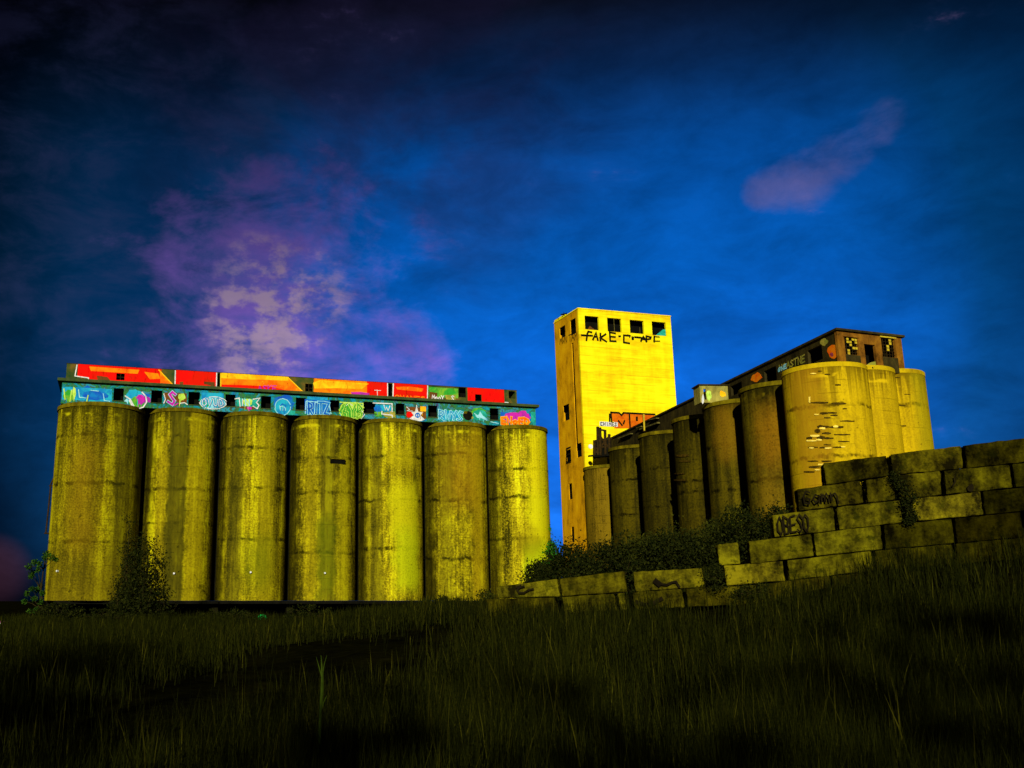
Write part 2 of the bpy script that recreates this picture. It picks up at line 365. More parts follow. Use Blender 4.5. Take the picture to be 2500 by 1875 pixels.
def ground():
    xs = np.concatenate([np.linspace(-1500, -70, 30), np.linspace(-66, 80, 150), np.linspace(84, 1500, 30)])
    ys = np.concatenate([np.linspace(-300, -32, 12), np.linspace(-30, 70, 130), np.linspace(72, 200, 50), np.linspace(210, 2500, 30)])
    X, Y = np.meshgrid(xs, ys); Z = hgt(X, Y); nx, ny = len(xs), len(ys)
    me = bpy.data.meshes.new('ground')
    idx = np.arange(nx * ny).reshape(ny, nx)
    fs = np.stack([idx[:-1, :-1], idx[:-1, 1:], idx[1:, 1:], idx[1:, :-1]], -1).reshape(-1, 4)
    me.from_pydata(np.stack([X, Y, Z], -1).reshape(-1, 3).tolist(), [], fs.tolist())
    me.polygons.foreach_set('use_smooth', [True] * len(me.polygons))
    g = NG('soil_and_thatch'); p = g.pos()
    c = g.ramp(g.noise(p, .8, 6, .65), [(.35, (.002, .002, .001)), (.55, (.006, .006, .001)), (.7, (.012, .011, .002))]); g.bump(g.noise(p, 4, 5), .6, .1)
    me.materials.append(g.color(c))
    o = bpy.data.objects.new('ground', me); C.objects.link(o); tag(o, kind='structure')
ground()

# ------------------------------------------------------------------ silos
def silo(name, label, group, cx, cy, z0, z1, R, facing, m, link=None, rim=None, nseg=72):
    t = thing(name, label, 'silo', (cx, cy, z0), group)
    fa = math.atan2(facing.y, facing.x)
    mb = MB(); H = z1 - z0
    zs = [0, H * .25, H * .5, H * .75, H - .45]
    cs = []
    for k in range(nseg + 1):
        a = fa - pi + 2 * pi * k / nseg; cs.append((cx + R * math.cos(a), cy + R * math.sin(a), R * (a - fa)))
    for k in range(nseg):
        for i in range(len(zs) - 1):
            a, b = cs[k], cs[k + 1]
            mb.poly([(a[0], a[1], z0 + zs[i]), (b[0], b[1], z0 + zs[i]), (b[0], b[1], z0 + zs[i + 1]), (a[0], a[1], z0 + zs[i + 1])],
                    [(a[2], zs[i]), (b[2], zs[i]), (b[2], zs[i + 1]), (a[2], zs[i + 1])])
    b = mb.build('barrel', m, t)
    b.data.polygons.foreach_set('use_smooth', [True] * len(b.data.polygons))
    mb.v, mb.f, mb.uv = [], [], []
    Ro = R + (.13 if rim is None else .03)
    ring = lambda r, z: [(cx + r * math.cos(2 * pi * k / nseg), cy + r * math.sin(2 * pi * k / nseg), z) for k in range(nseg)]
    prof = [(R - .3, z1 - .46), (Ro, z1 - .46), (Ro, z1 - .06), (Ro - .06, z1), (R - .3, z1)]
    rs = [ring(*q) for q in prof]
    for a, b2 in zip(rs, rs[1:]):
        for k in range(nseg): l = (k + 1) % nseg; mb.poly([a[k], a[l], b2[l], b2[k]])
    mb.poly(rs[-1])
    mb.build('roof_slab', rim or M['rim'], t)
    mb = MB(); mb.poly(ring(R - .01, z0 + .02)[::-1]); mb.build('hopper_floor', M['shade_black'], t)
    if link is not None:
        mb = MB(); d = Vector(link) - Vector((cx, cy, 0)); d.z = 0; dn = d.normalized(); pn = Vector((dn.y, -dn.x, 0))
        c0 = Vector((cx, cy, z0)) + dn * (R * .97); L = d.length - R * .97 - 3.5
        mb.box(c0 - pn * .3, dn * L, pn * .6, Vector((0, 0, H - .5))); mb.build('link_wall', M['shade_black'], t)  # near-black, so the shade of the gap is in its colour
    return t

# --- left bank: seven silos
s_step, Ymid, a_c = 2.2, 115.0, 8.09
Z0 = EYE
def L_at(k):   # boundary/centre position along the row, k = 0..7
    return Vector(((784 - 930) / 2399 * Ymid + (k - 3.5) * a_c, Ymid + (k - 3.5) * s_step, 0))
eL = (L_at(7) - L_at(0)).normalized(); nL = Vector((eL.y, -eL.x, 0)); pitch = (L_at(1) - L_at(0)).length
RL = pitch / 2 - .2
c1, c7 = L_at(.5), L_at(6.5)
HT = at(238, 985, c1.y - RL).z
LG = 'grain silos of the left bank'
L_labels = [
 'leftmost grain silo, with a bent black pipe bracketed to its outer edge',
 'grain silo with a wide dark stripe down its middle, partly behind the slender tree',
 'grain silo between the dark striped silo and the slotted silo, pale drips under its rim',
 'grain silo with a small black slot opening high on its front',
 'grain silo with large yellow-green patches down its right half, right of the slotted silo',
 'brownish rusty grain silo just left of the brightest yellow silo',
 'brightest yellow grain silo, ending the left bank beside the strip of open sky',
]
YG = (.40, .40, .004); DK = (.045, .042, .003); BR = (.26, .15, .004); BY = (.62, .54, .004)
L_patch = [
 [(3.0, 1.2, 9, 14, .8, DK, .6), (-1.5, 1.6, 11, 6, 1.5, (.28, .18, .004), .5), (0, 6, 0, 4.0, 2.0, (.14, .105, .003), .55)],
 [(-.6, 1.05, 11, 13, .22, DK, .85), (1.75, 1.1, 10, 14, .3, (.40, .33, .004), .6), (-2.4, .6, 9, 9, .3, (.3, .24, .004), .5)],
 [(-2.6, .9, 11, 14, .6, DK, .7), (1.2, 1.0, 9, 14, .6, (.36, .30, .004), .55), (.3, 1.8, 4.2, 2.8, 1.2, (.13, .17, .003), .5)],
 [(-.2, 1.0, 12, 13, .35, DK, .7), (1.9, .8, 8, 10, .5, (.36, .32, .004), .6), (-.3, 1.2, 5, 4.5, .8, (.11, .14, .003), .6), (-2.2, .7, 10, 12, .4, (.33, .27, .004), .5)],
 [(.9, 1.9, 10.8, 2.8, .8, (.52, .50, .004), .9), (1.2, 1.7, 4.8, 3.6, .8, (.46, .52, .004), .9), (.6, 1.9, 16.8, 1.1, .6, (.46, .40, .004), .7), (-2.8, .8, 11, 12, .5, DK, .65)],
 [(-.4, 2.6, 15, 4, 1.4, BR, .7), (1.8, 1.0, 10, 12, .6, (.42, .30, .004), .6), (-2.4, .9, 9, 12, .6, DK, .5)],
 [(1.7, 1.7, 12, 12, .8, (.72, .64, .004), .8), (1.2, 1.5, 10.5, 2.5, .8, (.64, .64, .004), .7), (.8, 1.7, 4.4, 2.3, .9, (.46, .60, .004), .85), (-.4, 1.6, 6.8, 1.6, .8, (.16, .12, .003), .6)],  # opening patch brightens the right side, painting in light from the right
]
silosL = []
for i in range(7):
    c = L_at(i + .5)
    lt = [HT - Z0 - x for x in ((3.6, 8.9, 15.2), (3.2, 9.2, 13.0), (4.2, 8.8, 14.6), (5.0, 9.1, 16.0), (4.6, 9.8, 15.4), (3.9, 9.6, 16.5), (5.5, 9.0, 14.0))[i]]
    lift = (.92, 1.05, 1.2, 1.25, 1.45, 1.3, 1.85)[i]; Ri = RL + (.8 if i == 0 else 0)
    if i == 0: c = c - eL * .8
    L_patch[i] += [(-RL * 1.38, 1.6, 10, 16, .7, (.008, .007, .001), .95), (RL * 1.42, .85, 10, 16, .45, (.008, .007, .001), .93)] if i else [(RL * 1.3, .5, 10, 16, .4, (.022, .02, .002), .8)]  # edge bands: algae stain, widened and blackened to paint the gaps' shade
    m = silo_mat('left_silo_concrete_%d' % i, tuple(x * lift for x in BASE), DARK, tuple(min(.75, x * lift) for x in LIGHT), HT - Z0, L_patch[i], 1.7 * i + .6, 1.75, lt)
    nx = L_at(i + 1.5) if i < 6 else None
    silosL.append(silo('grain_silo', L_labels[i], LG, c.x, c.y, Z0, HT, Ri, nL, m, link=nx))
def on_silo(s, R, facing_unused, px, py):
    """point on a silo's near surface seen at a pixel, plus outward normal"""
    cx, cy, _ = WO[s.name]; d = ray(px, py); e = Vector((0, 0, EYE))
    A = d.x ** 2 + d.y ** 2; B = -2 * (d.x * cx + d.y * cy); Cc = cx * cx + cy * cy - R * R
    disc = max(0.0, B * B - 4 * A * Cc); t = (-B - math.sqrt(disc)) / 2 / A
    p = e + d * t; return p, Vector((p.x - cx, p.y - cy, 0)).normalized()
# slot in the fourth silo
p, n = on_silo(silosL[3], RL, None, 825, 1127); tg = Vector((-n.y, n.x, 0))
mb = MB(); mb.cbox(p - n * .1, tg * .95, n * .14, Vector((0, 0, .24))); mb.build('slot_opening', M['shade_black'], silosL[3])  # near-black block in place of a cut opening, its dark inside painted
mb = MB(); mb.cbox(p + Vector((0, 0, .3)) - n * .05, tg * .85, n * .25, Vector((0, 0, .05))); mb.build('slot_lintel', M['rim'], silosL[3])
# bent pipe on the first silo
p0, n0 = on_silo(silosL[0], RL, None, 128, 1180); p0 = p0 - Vector((.12, 0, 0))
def edge_pt(py, off): 
    c = WO[silosL[0].name]; Y = c.y - .6
    q = at(0, py, Y); return Vector((c.x - RL - .8 - off, Y, q.z))
mb = MB()
mb.tube([edge_pt(1168, .02), edge_pt(1183, .28), edge_pt(1240, .33), edge_pt(1300, .42), edge_pt(1303, .1)], .09, 7)
mb.tube([edge_pt(1186, -.3), edge_pt(1186, .45)], .07, 6); mb.tube([edge_pt(1302, -.3), edge_pt(1302, .6)], .08, 6)
mb.build('bent_pipe', M['rust'], silosL[0])
# small lamp-like fittings low on four silos
for s, (px, py) in ((0, (142, 1394)), (1, (425, 1400)), (2, (612, 1397)), (3, (793, 1399))):
    p, n = on_silo(silosL[s], RL + (.8 if s == 0 else 0), None, px, py); tg = Vector((-n.y, n.x, 0))
    mb = MB(); mb.cbox(p + n * .1, tg * .09, n * .12, Vector((0, 0, .09)))
    mb.build('wall_fitting', M['white'], silosL[s])

# --- basement under the left bank
t = thing('silo_basement', 'dark open basement with concrete piers under the left bank of silos', 'basement', (L_at(3.5).x, L_at(3.5).y, -.2))
mb = MB(); o = L_at(-.15) - nL * 1.0; o.z = -.3
mb.box(o, eL * (pitch * 7.3), -nL * .5, Vector((0, 0, Z0 + .3 - .01))); mb.build('back_wall', M['shade_black'], t)
mb = MB(); o = L_at(-.02) + nL * (RL + .02) - nL * .0; o.z = Z0 - .34
mb.box(o, eL * (pitch * 7.04), -nL * (2 * RL), Vector((0, 0, .33))); mb.build('floor_slab', M['shade_black'], t)  # back wall and slab near-black: shade of the recess painted in
for k in range(8):
    mb = MB(); q = L_at(k) + nL * (RL - 1.2); q.z = -.4
    mb.box(q - eL * .35, eL * .7, -nL * .7, Vector((0, 0, Z0 + .05))); mb.build('pier', M['base_wall'], t)

# --- lower gallery
def row_wall(offset, ref=0.0):
    o = L_at(0) + nL * offset; return Plane(o, eL)
plo = row_wall(2.7); pup = row_wall(1.0)
vt = (plo.uv(160, 934)[1] + plo.uv(1300, 993)[1]) / 2
vb = HT
ul, ur = plo.uv(150, 960)[0], plo.uv(1308, 1015)[0]
t = thing('lower_gallery', 'long low gallery covered in cyan and green graffiti, resting on the left silos', 'gallery', (*plo.pt((ul + ur) / 2, vb)[:2], vb))
LW = [(277, 948, 302, 978), (369, 953, 396, 983), (460, 957, 488, 988), (550, 963, 575, 992), (637, 967, 662, 997), (722, 971, 747, 1001), (805, 977, 829, 1004), (887, 981, 918, 1009), (966, 985, 988, 1012), (1045, 990, 1068, 1018), (1196, 997, 1218, 1025)]
holes = [rect_px(plo, *w) for w in LW]
DEP = 5.4
mb = MB(); wall_holes(mb, plo, ul, ur, vb, vt, holes, .25)
pback = Plane(plo.pt(0, 0, -DEP), eL); wall_holes(mb, pback, ul, ur, vb, vt, [], .25)
for u in (ul, ur - .25): mb.box(plo.pt(u, vb, -.25), eL * .25, -nL * (DEP - .25), Vector((0, 0, vt - vb)))
mb.build('wall', M['lower'], t)
mb = MB(); mb.box(plo.pt(ul + .3, vb + .02, -1.6), eL * (ur - ul - .6), -nL * .1, Vector((0, 0, vt - vb - .05))); mb.build('dark_backing', M['shade_black'], t)  # dark sheet added behind the windows to paint the unlit inside
mb = MB(); ue0 = plo.uv(141, 925)[0]
mb.box(plo.pt(ue0, vt + .003, .45), eL * (ur + .35 - ue0), -nL * (DEP + 1.1), Vector((0, 0, .34))); mb.build('roof_slab', M['slab'], t, bevel=.03)
for hu in holes:   # sills
    mb = MB(); mb.box(plo.pt(hu[0] - .06, hu[2] - .1, .08), eL * (hu[1] - hu[0] + .12), -nL * .2, Vector((0, 0, .097))); mb.build('window_sill', M['slab'], t)
def blob(cx, cy, rx, ry, n=18, j=.12, rot=0):
    out = []
    for k in range(n):
        a = 2 * pi * k / n; r = 1 + rnd.uniform(-j, j); out.append((cx + rx * r * math.cos(a), cy + ry * r * math.sin(a) + rot * rx * math.cos(a)))
    return out
def drips(mb, pl, pts, w=.05):
    xs_ = [p[0] for p in pts]; yb = max(p[1] for p in pts)
    for k in range(rnd.randint(2, 4)):
        x = rnd.uniform(min(xs_) + 3, max(xs_) - 3); y0 = yb - rnd.uniform(4, 8)
        u, v = pl.uv(x, y0); v2 = max(v - rnd.uniform(.3, .9), vb + .02)
        if v2 < v - .1: stroke(mb, pl, [(u, v), (u + rnd.uniform(-.02, .02), v2)], w, .022, px=False)
def graffiti(parent, pl, shapes, strokes, label=None):
    """one painted piece: background shape first, then further colour shapes and lettering as its children"""
    root = None
    for k, (m, pts) in enumerate(shapes):
        mb = MB(); decal(mb, pl, pts, .012 + .006 * k, .011 if k == 0 else .005)
        if m not in ('shade_black', 'rim', 'white'): drips(mb, pl, pts)
        if root is None:
            root = mb.build('graffiti', M[m], parent)
            if label: root['label'] = label
        else: mb.build('paint_fill', M[m], root)
    full = []
    for e in strokes:
        full.append((e[0], e[1], e[2], .045, None))
        if len(e) > 3: full.append((e[3], e[4], e[2], .085, 'same'))
    for m, w, lines, of_, same in full:
        mb = MB()
        if same: rnd.setstate(keep_)
        keep_ = rnd.getstate()
        for ln in lines:
            if isinstance(ln, tuple) and isinstance(ln[0], str): write(mb, pl, ln[0], ln[1], w, off=of_, jit=.09)
            else: stroke(mb, pl, ln, w, of_)
        if root is None: root = mb.build('graffiti', M[m], parent)
        else: mb.build('lettering', M[m], root)
    return root
def q4(x0, y0, x1, y1, sl=.05): # upright quad that follows the row's slope in the picture
    d = (x1 - x0) * sl; return [(x0, y0), (x1, y0 + d), (x1, y1 + d), (x0, y1)]
r3 = random.Random(21)
for k in range(34):   # faded older paint under the pieces
    px = 150 + 1150 * (k + r3.random()) / 34; y0 = 934 + (px - 150) * .0525; cy_ = y0 + r3.uniform(14, 44)
    n_ = 14; pts = [(px + r3.uniform(9, 26) * math.cos(2 * pi * q / n_), cy_ + r3.uniform(4, 12) * math.sin(2 * pi * q / n_)) for q in range(n_)]
    ok = []
    for (x, y) in pts:
        u, v = plo.uv(x, y); ok.append((min(max(u, ul + .05), ur - .05), min(max(v, vb + .02), vt - .05)))
    if any(h[0] - .1 < sum(u for u, v in ok) / n_ < h[1] + .1 for h in holes): continue
    ok = [(u, v) for u, v in ok if not any(h[0] - .02 < u < h[1] + .02 and h[2] - .02 < v < h[3] + .02 for h in holes)]
    if len(ok) < 6: continue
    lo_ = [h[1] for h in holes if h[1] < sum(u for u, v in ok) / len(ok)]; hi_ = [h[0] for h in holes if h[0] > sum(u for u, v in ok) / len(ok)]
    ok = [(min(max(u, max(lo_, default=ul) + .04), min(hi_, default=ur) - .04), v) for u, v in ok]
    mb = MB(); mb.poly([plo.pt(u, v, .007 + .0001 * k) for u, v in ok[::-1]][::-1]); mb.build('faded_paint', M[r3.choice(['teal', 'blue', 'cyan', 'green', 'olive_pale', 'brown', 'magenta', 'lime', 'pale_cyan', 'blue', 'teal'])], t)
# pieces from left to right
graffiti(t, plo, [('cyan', q4(152, 944, 273, 975)), ('green', blob(168, 966, 14, 14)), ('blue', blob(232, 966, 32, 12)), ('lime', blob(181, 958, 4, 13))],
         [('lime', .12, [[(156, 950), (159, 975)], [(175, 953), (171, 980)], [(215, 966), (212, 980)]]), ('pale_cyan', .1, [[(192, 952), (194, 970), (210, 972)], [(222, 953), (240, 955)], [(252, 962), (255, 978), (268, 980)]])], 'blue and green graffiti panel')
graffiti(t, plo, [('cyan', blob(327, 965, 20, 14)), ('green', blob(335, 982, 20, 15)), ('magenta', blob(343, 975, 9, 12))],
         [('white', .14, [[(347, 958), (356, 968), (358, 982), (350, 994), (338, 998), (322, 990), (316, 978)], [(306, 967), (318, 975), (326, 990)]]), ('magenta', .2, [[(334, 972), (340, 966), (350, 970), (352, 980), (345, 986)]])], 'cyan and green letter D with white outline')
graffiti(t, plo, [('brown', q4(402, 958, 456, 980)), ('lime', blob(444, 969, 9, 9))],
         [('pale_cyan', .36, [('S', q4(408, 958, 432, 986))], 'magenta', .25), ('white', .1, [[(400, 962), (404, 975), (400, 984)], [(440, 985), (450, 983), (458, 988)]]), ('magenta', .12, [[(414, 986), (426, 990), (434, 985)]])], 'magenta letter S')
graffiti(t, plo, [('teal', blob(516, 972, 30, 14)), ('cyan', q4(492, 958, 546, 984)), ('pale_cyan', blob(520, 984, 30, 13)), ('green', blob(502, 988, 8, 8))],
         [('cyan', .3, [('OVUD', q4(492, 973, 546, 991))], 'white', .08), ('white', .09, [blob(520, 984, 32, 15, 22, .04)])], 'cyan bubble letters')
graffiti(t, plo, [('teal', q4(578, 972, 628, 991)), ('lime', blob(604, 982, 12, 9)), ('magenta', q4(603, 993, 614, 999))],
         [('white', .12, [[(574, 974), (584, 972), (586, 992)], [(618, 975), (634, 972), (626, 983), (632, 990), (628, 998), (618, 992)], [(592, 975), (592, 990)]]), ('pale_cyan', .16, [('N', q4(596, 974, 612, 990))])], 'teal and lime letters with white strokes')
graffiti(t, plo, [('blue', blob(692, 985, 26, 20)), ('cyan', blob(690, 994, 19, 21))],
         [('pale_cyan', .1, [blob(690, 994, 19, 20, 20, .03), ('m', q4(680, 984, 700, 1002))]), ('blue', .12, [[(684, 1000), (684, 992), (689, 986), (696, 990), (697, 1002)]])], 'round cyan graffiti blob')
graffiti(t, plo, [('blue', [(744, 974), (806, 977), (806, 1010), (744, 1009)]), ('cyan', q4(750, 968, 800, 975))],
         [('pale_cyan', .1, [[(745, 1010), (747, 980), (802, 983), (808, 1010)]]), ('pale_cyan', .34, [('RITZ', q4(751, 983, 803, 1010, .02))], 'blue', .19)], 'blue panel with white letters')
graffiti(t, plo, [('green', blob(858, 1000, 30, 20)), ('lime', blob(866, 990, 14, 7))],
         [('lime', .12, [[(830, 982), (886, 985), (886, 996)], blob(858, 1002, 29, 20, 20, .08)]), ('lime', .3, [('AYB', q4(834, 988, 886, 1018, .03))], 'green', .15), ('white', .07, [[(846, 990), (852, 984), (860, 990)], [(880, 1000), (890, 1012), (882, 1022)]])], 'green and lime letters')
graffiti(t, plo, [('cyan', q4(916, 988, 955, 1002)), ('blue', blob(922, 998, 9, 7)), ('green', q4(914, 1005, 932, 1016))],
         [('white', .13, [[(911, 984), (957, 986), (957, 1005)], [(932, 1005), (932, 1011), (957, 1014), (958, 1019)]]), ('white', .1, [('W', q4(936, 990, 953, 1002))])], 'cyan patch in white frame')
graffiti(t, plo, [('brown', q4(991, 993, 1040, 1020)), ('yellow', q4(1026, 992, 1040, 1004)), ('red', blob(1000, 1012, 8, 7)), ('white', [(1017, 990), (1021, 1005), (1033, 1007), (1026, 1014), (1037, 1024), (1028, 1028), (1016, 1028), (999, 1022), (1010, 1014), (1004, 1006), (1013, 1005)])],
         [('blue', .14, [blob(1019, 1014, 5, 5, 12, 0), [(1019, 1011), (1019, 1017)]]), ('white', .1, [[(993, 994), (999, 1000), (994, 1003), (1006, 1004)], [(1017, 1003), (1017, 990)]])], 'white star with a blue eye')
graffiti(t, plo, [('teal', q4(1070, 1000, 1130, 1026)), ('cyan', blob(1098, 1014, 30, 11))],
         [('pale_cyan', .3, [('RWYS', q4(1070, 1003, 1130, 1024))], 'cyan', .12), ('cyan', .1, [[(1066, 1026), (1078, 1022), (1090, 1027)]])], 'cyan scrawled letters')
graffiti(t, plo, [('shade_black', blob(1142, 1015, 11, 11)), ('rim', blob(1136, 1007, 5, 3))], [], 'broken dark hole')  # hole drawn as a flat patch, its unlit inside painted near-black
graffiti(t, plo, [('teal', blob(1172, 1014, 17, 13)), ('pale_cyan', [(1172, 1004), (1178, 1014), (1190, 1024), (1165, 1020), (1160, 1014), (1168, 1013)])], [('pale_cyan', .1, [[(1158, 1010), (1170, 1018), (1188, 1026)], [(1198, 1030), (1216, 1034)]])], 'pale cyan tag')
graffiti(t, plo, [('blue', q4(1222, 1006, 1300, 1024)), ('magenta', blob(1262, 1020, 34, 13)), ('magenta', blob(1276, 1014, 12, 12)), ('teal', q4(1296, 1006, 1307, 1030, .02))],
         [('yellow', .34, [('ENoED', q4(1222, 1019, 1292, 1035))], 'orange', .24)], 'orange letters on a magenta cloud')

# --- upper gallery
zt0 = vt + .345
uu0, uu1 = pup.uv(162, 905)[0], pup.uv(1262, 970)[0]
vu = (pup.uv(190, 889)[1] + pup.uv(1255, 953)[1]) / 2
t = thing('upper_gallery', 'red and orange painted conveyor gallery on top of the left bank', 'gallery', (*pup.pt((uu0 + uu1) / 2, zt0)[:2], zt0))
UW = [(284, 912, 304, 928), (531, 911, 537, 947), (745, 937, 763, 957), (948, 935, 958, 970), (1120, 946, 1138, 970), (1160, 963, 1176, 985), (1242, 955, 1258, 973)]
hu = [rect_px(pup, *w) for w in UW]
hu[1] = (hu[1][0], hu[1][1], zt0 + .1, vu - .08); hu[3] = (hu[3][0], hu[3][1], zt0 + .1, vu - .08)
DU = 3.6
mb = MB(); wall_holes(mb, pup, uu0, uu1, zt0, vu, hu, .2)
pb2 = Plane(pup.pt(0, 0, -DU), eL); wall_holes(mb, pb2, uu0, uu1, zt0, vu, [], .2)
for u in (uu0, uu1 - .2): mb.box(pup.pt(u, zt0, -.2), eL * .2, -nL * (DU - .2), Vector((0, 0, vu - zt0)))
mb.build('wall', M['upper'], t)
mb = MB(); mb.box(pup.pt(uu0 + .25, zt0 + .02, -1.3), eL * (uu1 - uu0 - .5), -nL * .1, Vector((0, 0, vu - zt0 - .05))); mb.build('dark_backing', M['shade_black'], t)  # added dark sheet, so the window openings read as unlit
mb = MB(); mb.box(pup.pt(uu0 - .05, vu + .003, .03), eL * (uu1 - uu0 + .1), -nL * (DU + .3), Vector((0, 0, .05))); mb.build('roof_slab', M['rust'], t)
for k in (0, 2):   # mullions
    h = hu[k]; mb = MB()
    mb.box(pup.pt((h[0] + h[1]) / 2 - .04, h[2], -.06), eL * .08, -nL * .06, Vector((0, 0, h[3] - h[2])))
    mb.box(pup.pt(h[0], (h[2] + h[3]) / 2 - .04, -.125), eL * (h[1] - h[0]), -nL * .06, Vector((0, 0, .08))); mb.build('window_frame', M['rust'], t)
def vbot(px): # lower and upper edge of the painted wall in the picture at column px
    return proj(pup.pt(pup.uv(px, 940)[0], zt0 + .06))[1]
def vtop(px): return proj(pup.pt(pup.uv(px, 920)[0], vu - .05))[1]
def panel(x0, x1, m, f0=0.0, f1=1.0, name='painted_panel', off=.012, skip=()):
    ua, ub = pup.uv(x0, 930)[0], pup.uv(x1, 940)[0]; va, vb_ = zt0 + .05 + (vu - zt0 - .055) * f0, zt0 + .05 + (vu - zt0 - .055) * f1
    mb = MB(); wall_holes(mb, pup, ua, ub, va, vb_, [h for h in hu if h[1] > ua and h[0] < ub], .006, off)
    return mb.build(name, M[m], t)
def tri(pts, m, off=.025):
    mb = MB(); decal(mb, pup, pts, off, .006); return mb.build('painted_panel', M[m], t)
def line(pts, m, w=.12, off=.035):
    mb = MB(); stroke(mb, pup, pts, w, off); return mb.build('painted_line', M[m], t)
panel(188, 214, 'red', .32, 1); panel(214, 392, 'red'); 
tri([(218, vtop(218) + 3), (340, vtop(340) + 4), (336, vtop(336) + 14), (222, vtop(222) + 14)], 'orange')
tri([(236, vbot(236) - 18), (262, vbot(262) - 16), (276, vbot(276) - 1), (240, vbot(240) - 2)], 'brown')
tri([(330, 918), (350, 916), (372, 914), (388, 918), (412, 940), (400, vbot(400) - 1), (340, vbot(340) - 1), (318, 936)], 'red', .021)
tri([(390, vtop(390) + 1), (425, vbot(425) - 2), (392, vbot(392) - 1)], 'orange')
tri([(352, 908), (386, 912), (392, 925), (366, 926)], 'orange')
line([(188, vtop(188) + 2), (183, vbot(183) - 14), (216, vbot(216) - 11), (216, vbot(216) - 1)], 'white')
line([(388, vtop(388) + 2), (424, vbot(424) - 4)], 'yellow'); line([(323, vbot(323) - 3), (422, vbot(422) - 1)], 'yellow', .1)
panel(429, 529, 'red'); line([(428, vtop(428) + 1), (427, vbot(427) - 1)], 'white'); line([(529, vtop(529) + 1), (528, vbot(528) - 1)], 'white')
tri([(438, vbot(438) - 14), (448, vbot(448) - 15), (446, vbot(446) - 5), (440, vbot(440) - 5)], 'brown', .022)
tri([(498, vbot(498) - 18), (524, vbot(524) - 18), (524, vbot(524) - 2), (512, vbot(512) - 10), (498, vbot(498) - 12)], 'brown', .022)
panel(540, 704, 'red', 0, .5); panel(540, 704, 'yellow', .5, 1)
tri([(704, vtop(704) + 1), (742, vbot(742) - 2), (704, vbot(704) - 1)], 'orange')
tri([(540, vtop(540) + 12), (600, vtop(600) + 12), (640, vtop(640) + 10), (704, vtop(704) + 9), (704, vbot(704) - 7), (660, vbot(660) - 15), (600, vbot(600) - 15), (540, vbot(540) - 13)], 'orange', .02)
line([(539, vtop(539) + 1), (539, vbot(539) - 1)], 'yellow'); line([(704, vtop(704) + 2), (742, vbot(742) - 4), (766, vbot(766) - 4)], 'yellow')
mb = MB(); write(mb, pup, 'A5KE'.replace('5', 'S'), [(628, vbot(628) - 15), (676, vbot(676) - 18), (674, vbot(674) - 3), (630, vbot(630) - 3)], .1, off=.04); mb.build('lettering', M['magenta'], t)
panel(766, 896, 'orange'); panel(896, 946, 'red')
tri([(764, vtop(764) + 10), (782, vtop(782) + 2), (840, vtop(840) + 3), (900, vtop(900) + 4), (884, vtop(884) + 18), (820, vtop(820) + 20), (768, vtop(768) + 24)], 'yellow', .022)
tri([(856, vbot(856) - 12), (880, vbot(880) - 14), (902, vbot(902) - 12), (900, vbot(900) - 3), (862, vbot(862) - 3)], 'magenta', .028)
line([(946, vtop(946) + 1), (946, vbot(946) - 1)], 'white'); line([(960, vtop(960) + 1), (959, vbot(959) - 1)], 'white', .14)
mb = MB(); stroke(mb, pup, [(921, vbot(921) - 21), (921, vbot(921) - 4)], .07); stroke(mb, pup, [(914, vbot(914) - 20), (929, vbot(929) - 20)], .07); stroke(mb, pup, [(910, vbot(910) - 4), (934, vbot(934) - 3)], .07); mb.build('painted_line', M['white'], t)
panel(961, 1042, 'red')
tri([(966, vtop(966) + 8), (1000, vtop(1000) + 5), (1034, vtop(1034) + 8), (1030, vtop(1030) + 16), (970, vtop(970) + 14)], 'orange', .022)
mb = MB(); write(mb, pup, 'OMANCS', [(963, vbot(963) - 11), (1038, vbot(1038) - 11), (1038, vbot(1038) - 3), (963, vbot(963) - 3)], .12, off=.04); mb.build('lettering', M['orange'], t)
line([(1044, vtop(1044) + 1), (1043, vbot(1043) - 1)], 'white'); panel(1046, 1118, 'green', .3, .9)
tri([(1048, vbot(1048) - 24), (1068, vbot(1068) - 22), (1066, vbot(1066) - 5), (1048, vbot(1048) - 5)], 'brown', .022); tri([(1086, vbot(1086) - 18), (1112, vbot(1112) - 20), (1112, vbot(1112) - 5), (1090, vbot(1090) - 6)], 'olive_pale', .022)
line([(1045, vbot(1045) - 2), (1120, vbot(1120) - 2)], 'white', .17)
mb = MB(); write(mb, pup, 'Moog', [(1054, vbot(1054) - 16), (1084, vbot(1084) - 16), (1084, vbot(1084) - 6), (1054, vbot(1054) - 6)], .11, off=.04) if 'g' in GLY else write(mb, pup, 'MooY', [(1054, vbot(1054) - 16), (1084, vbot(1084) - 16), (1084, vbot(1084) - 6), (1054, vbot(1054) - 6)], .11, off=.04)
write(mb, pup, 'S', [(1101, vbot(1101) - 17), (1109, vbot(1109) - 17), (1109, vbot(1109) - 5), (1101, vbot(1101) - 5)], .12, off=.04); mb.build('lettering', M['white'], t)
panel(1141, 1230, 'red'); tri([(1232, vbot(1232) - 10), (1242, vbot(1242) - 9), (1242, vbot(1242) - 3), (1231, vbot(1231) - 3)], 'white')

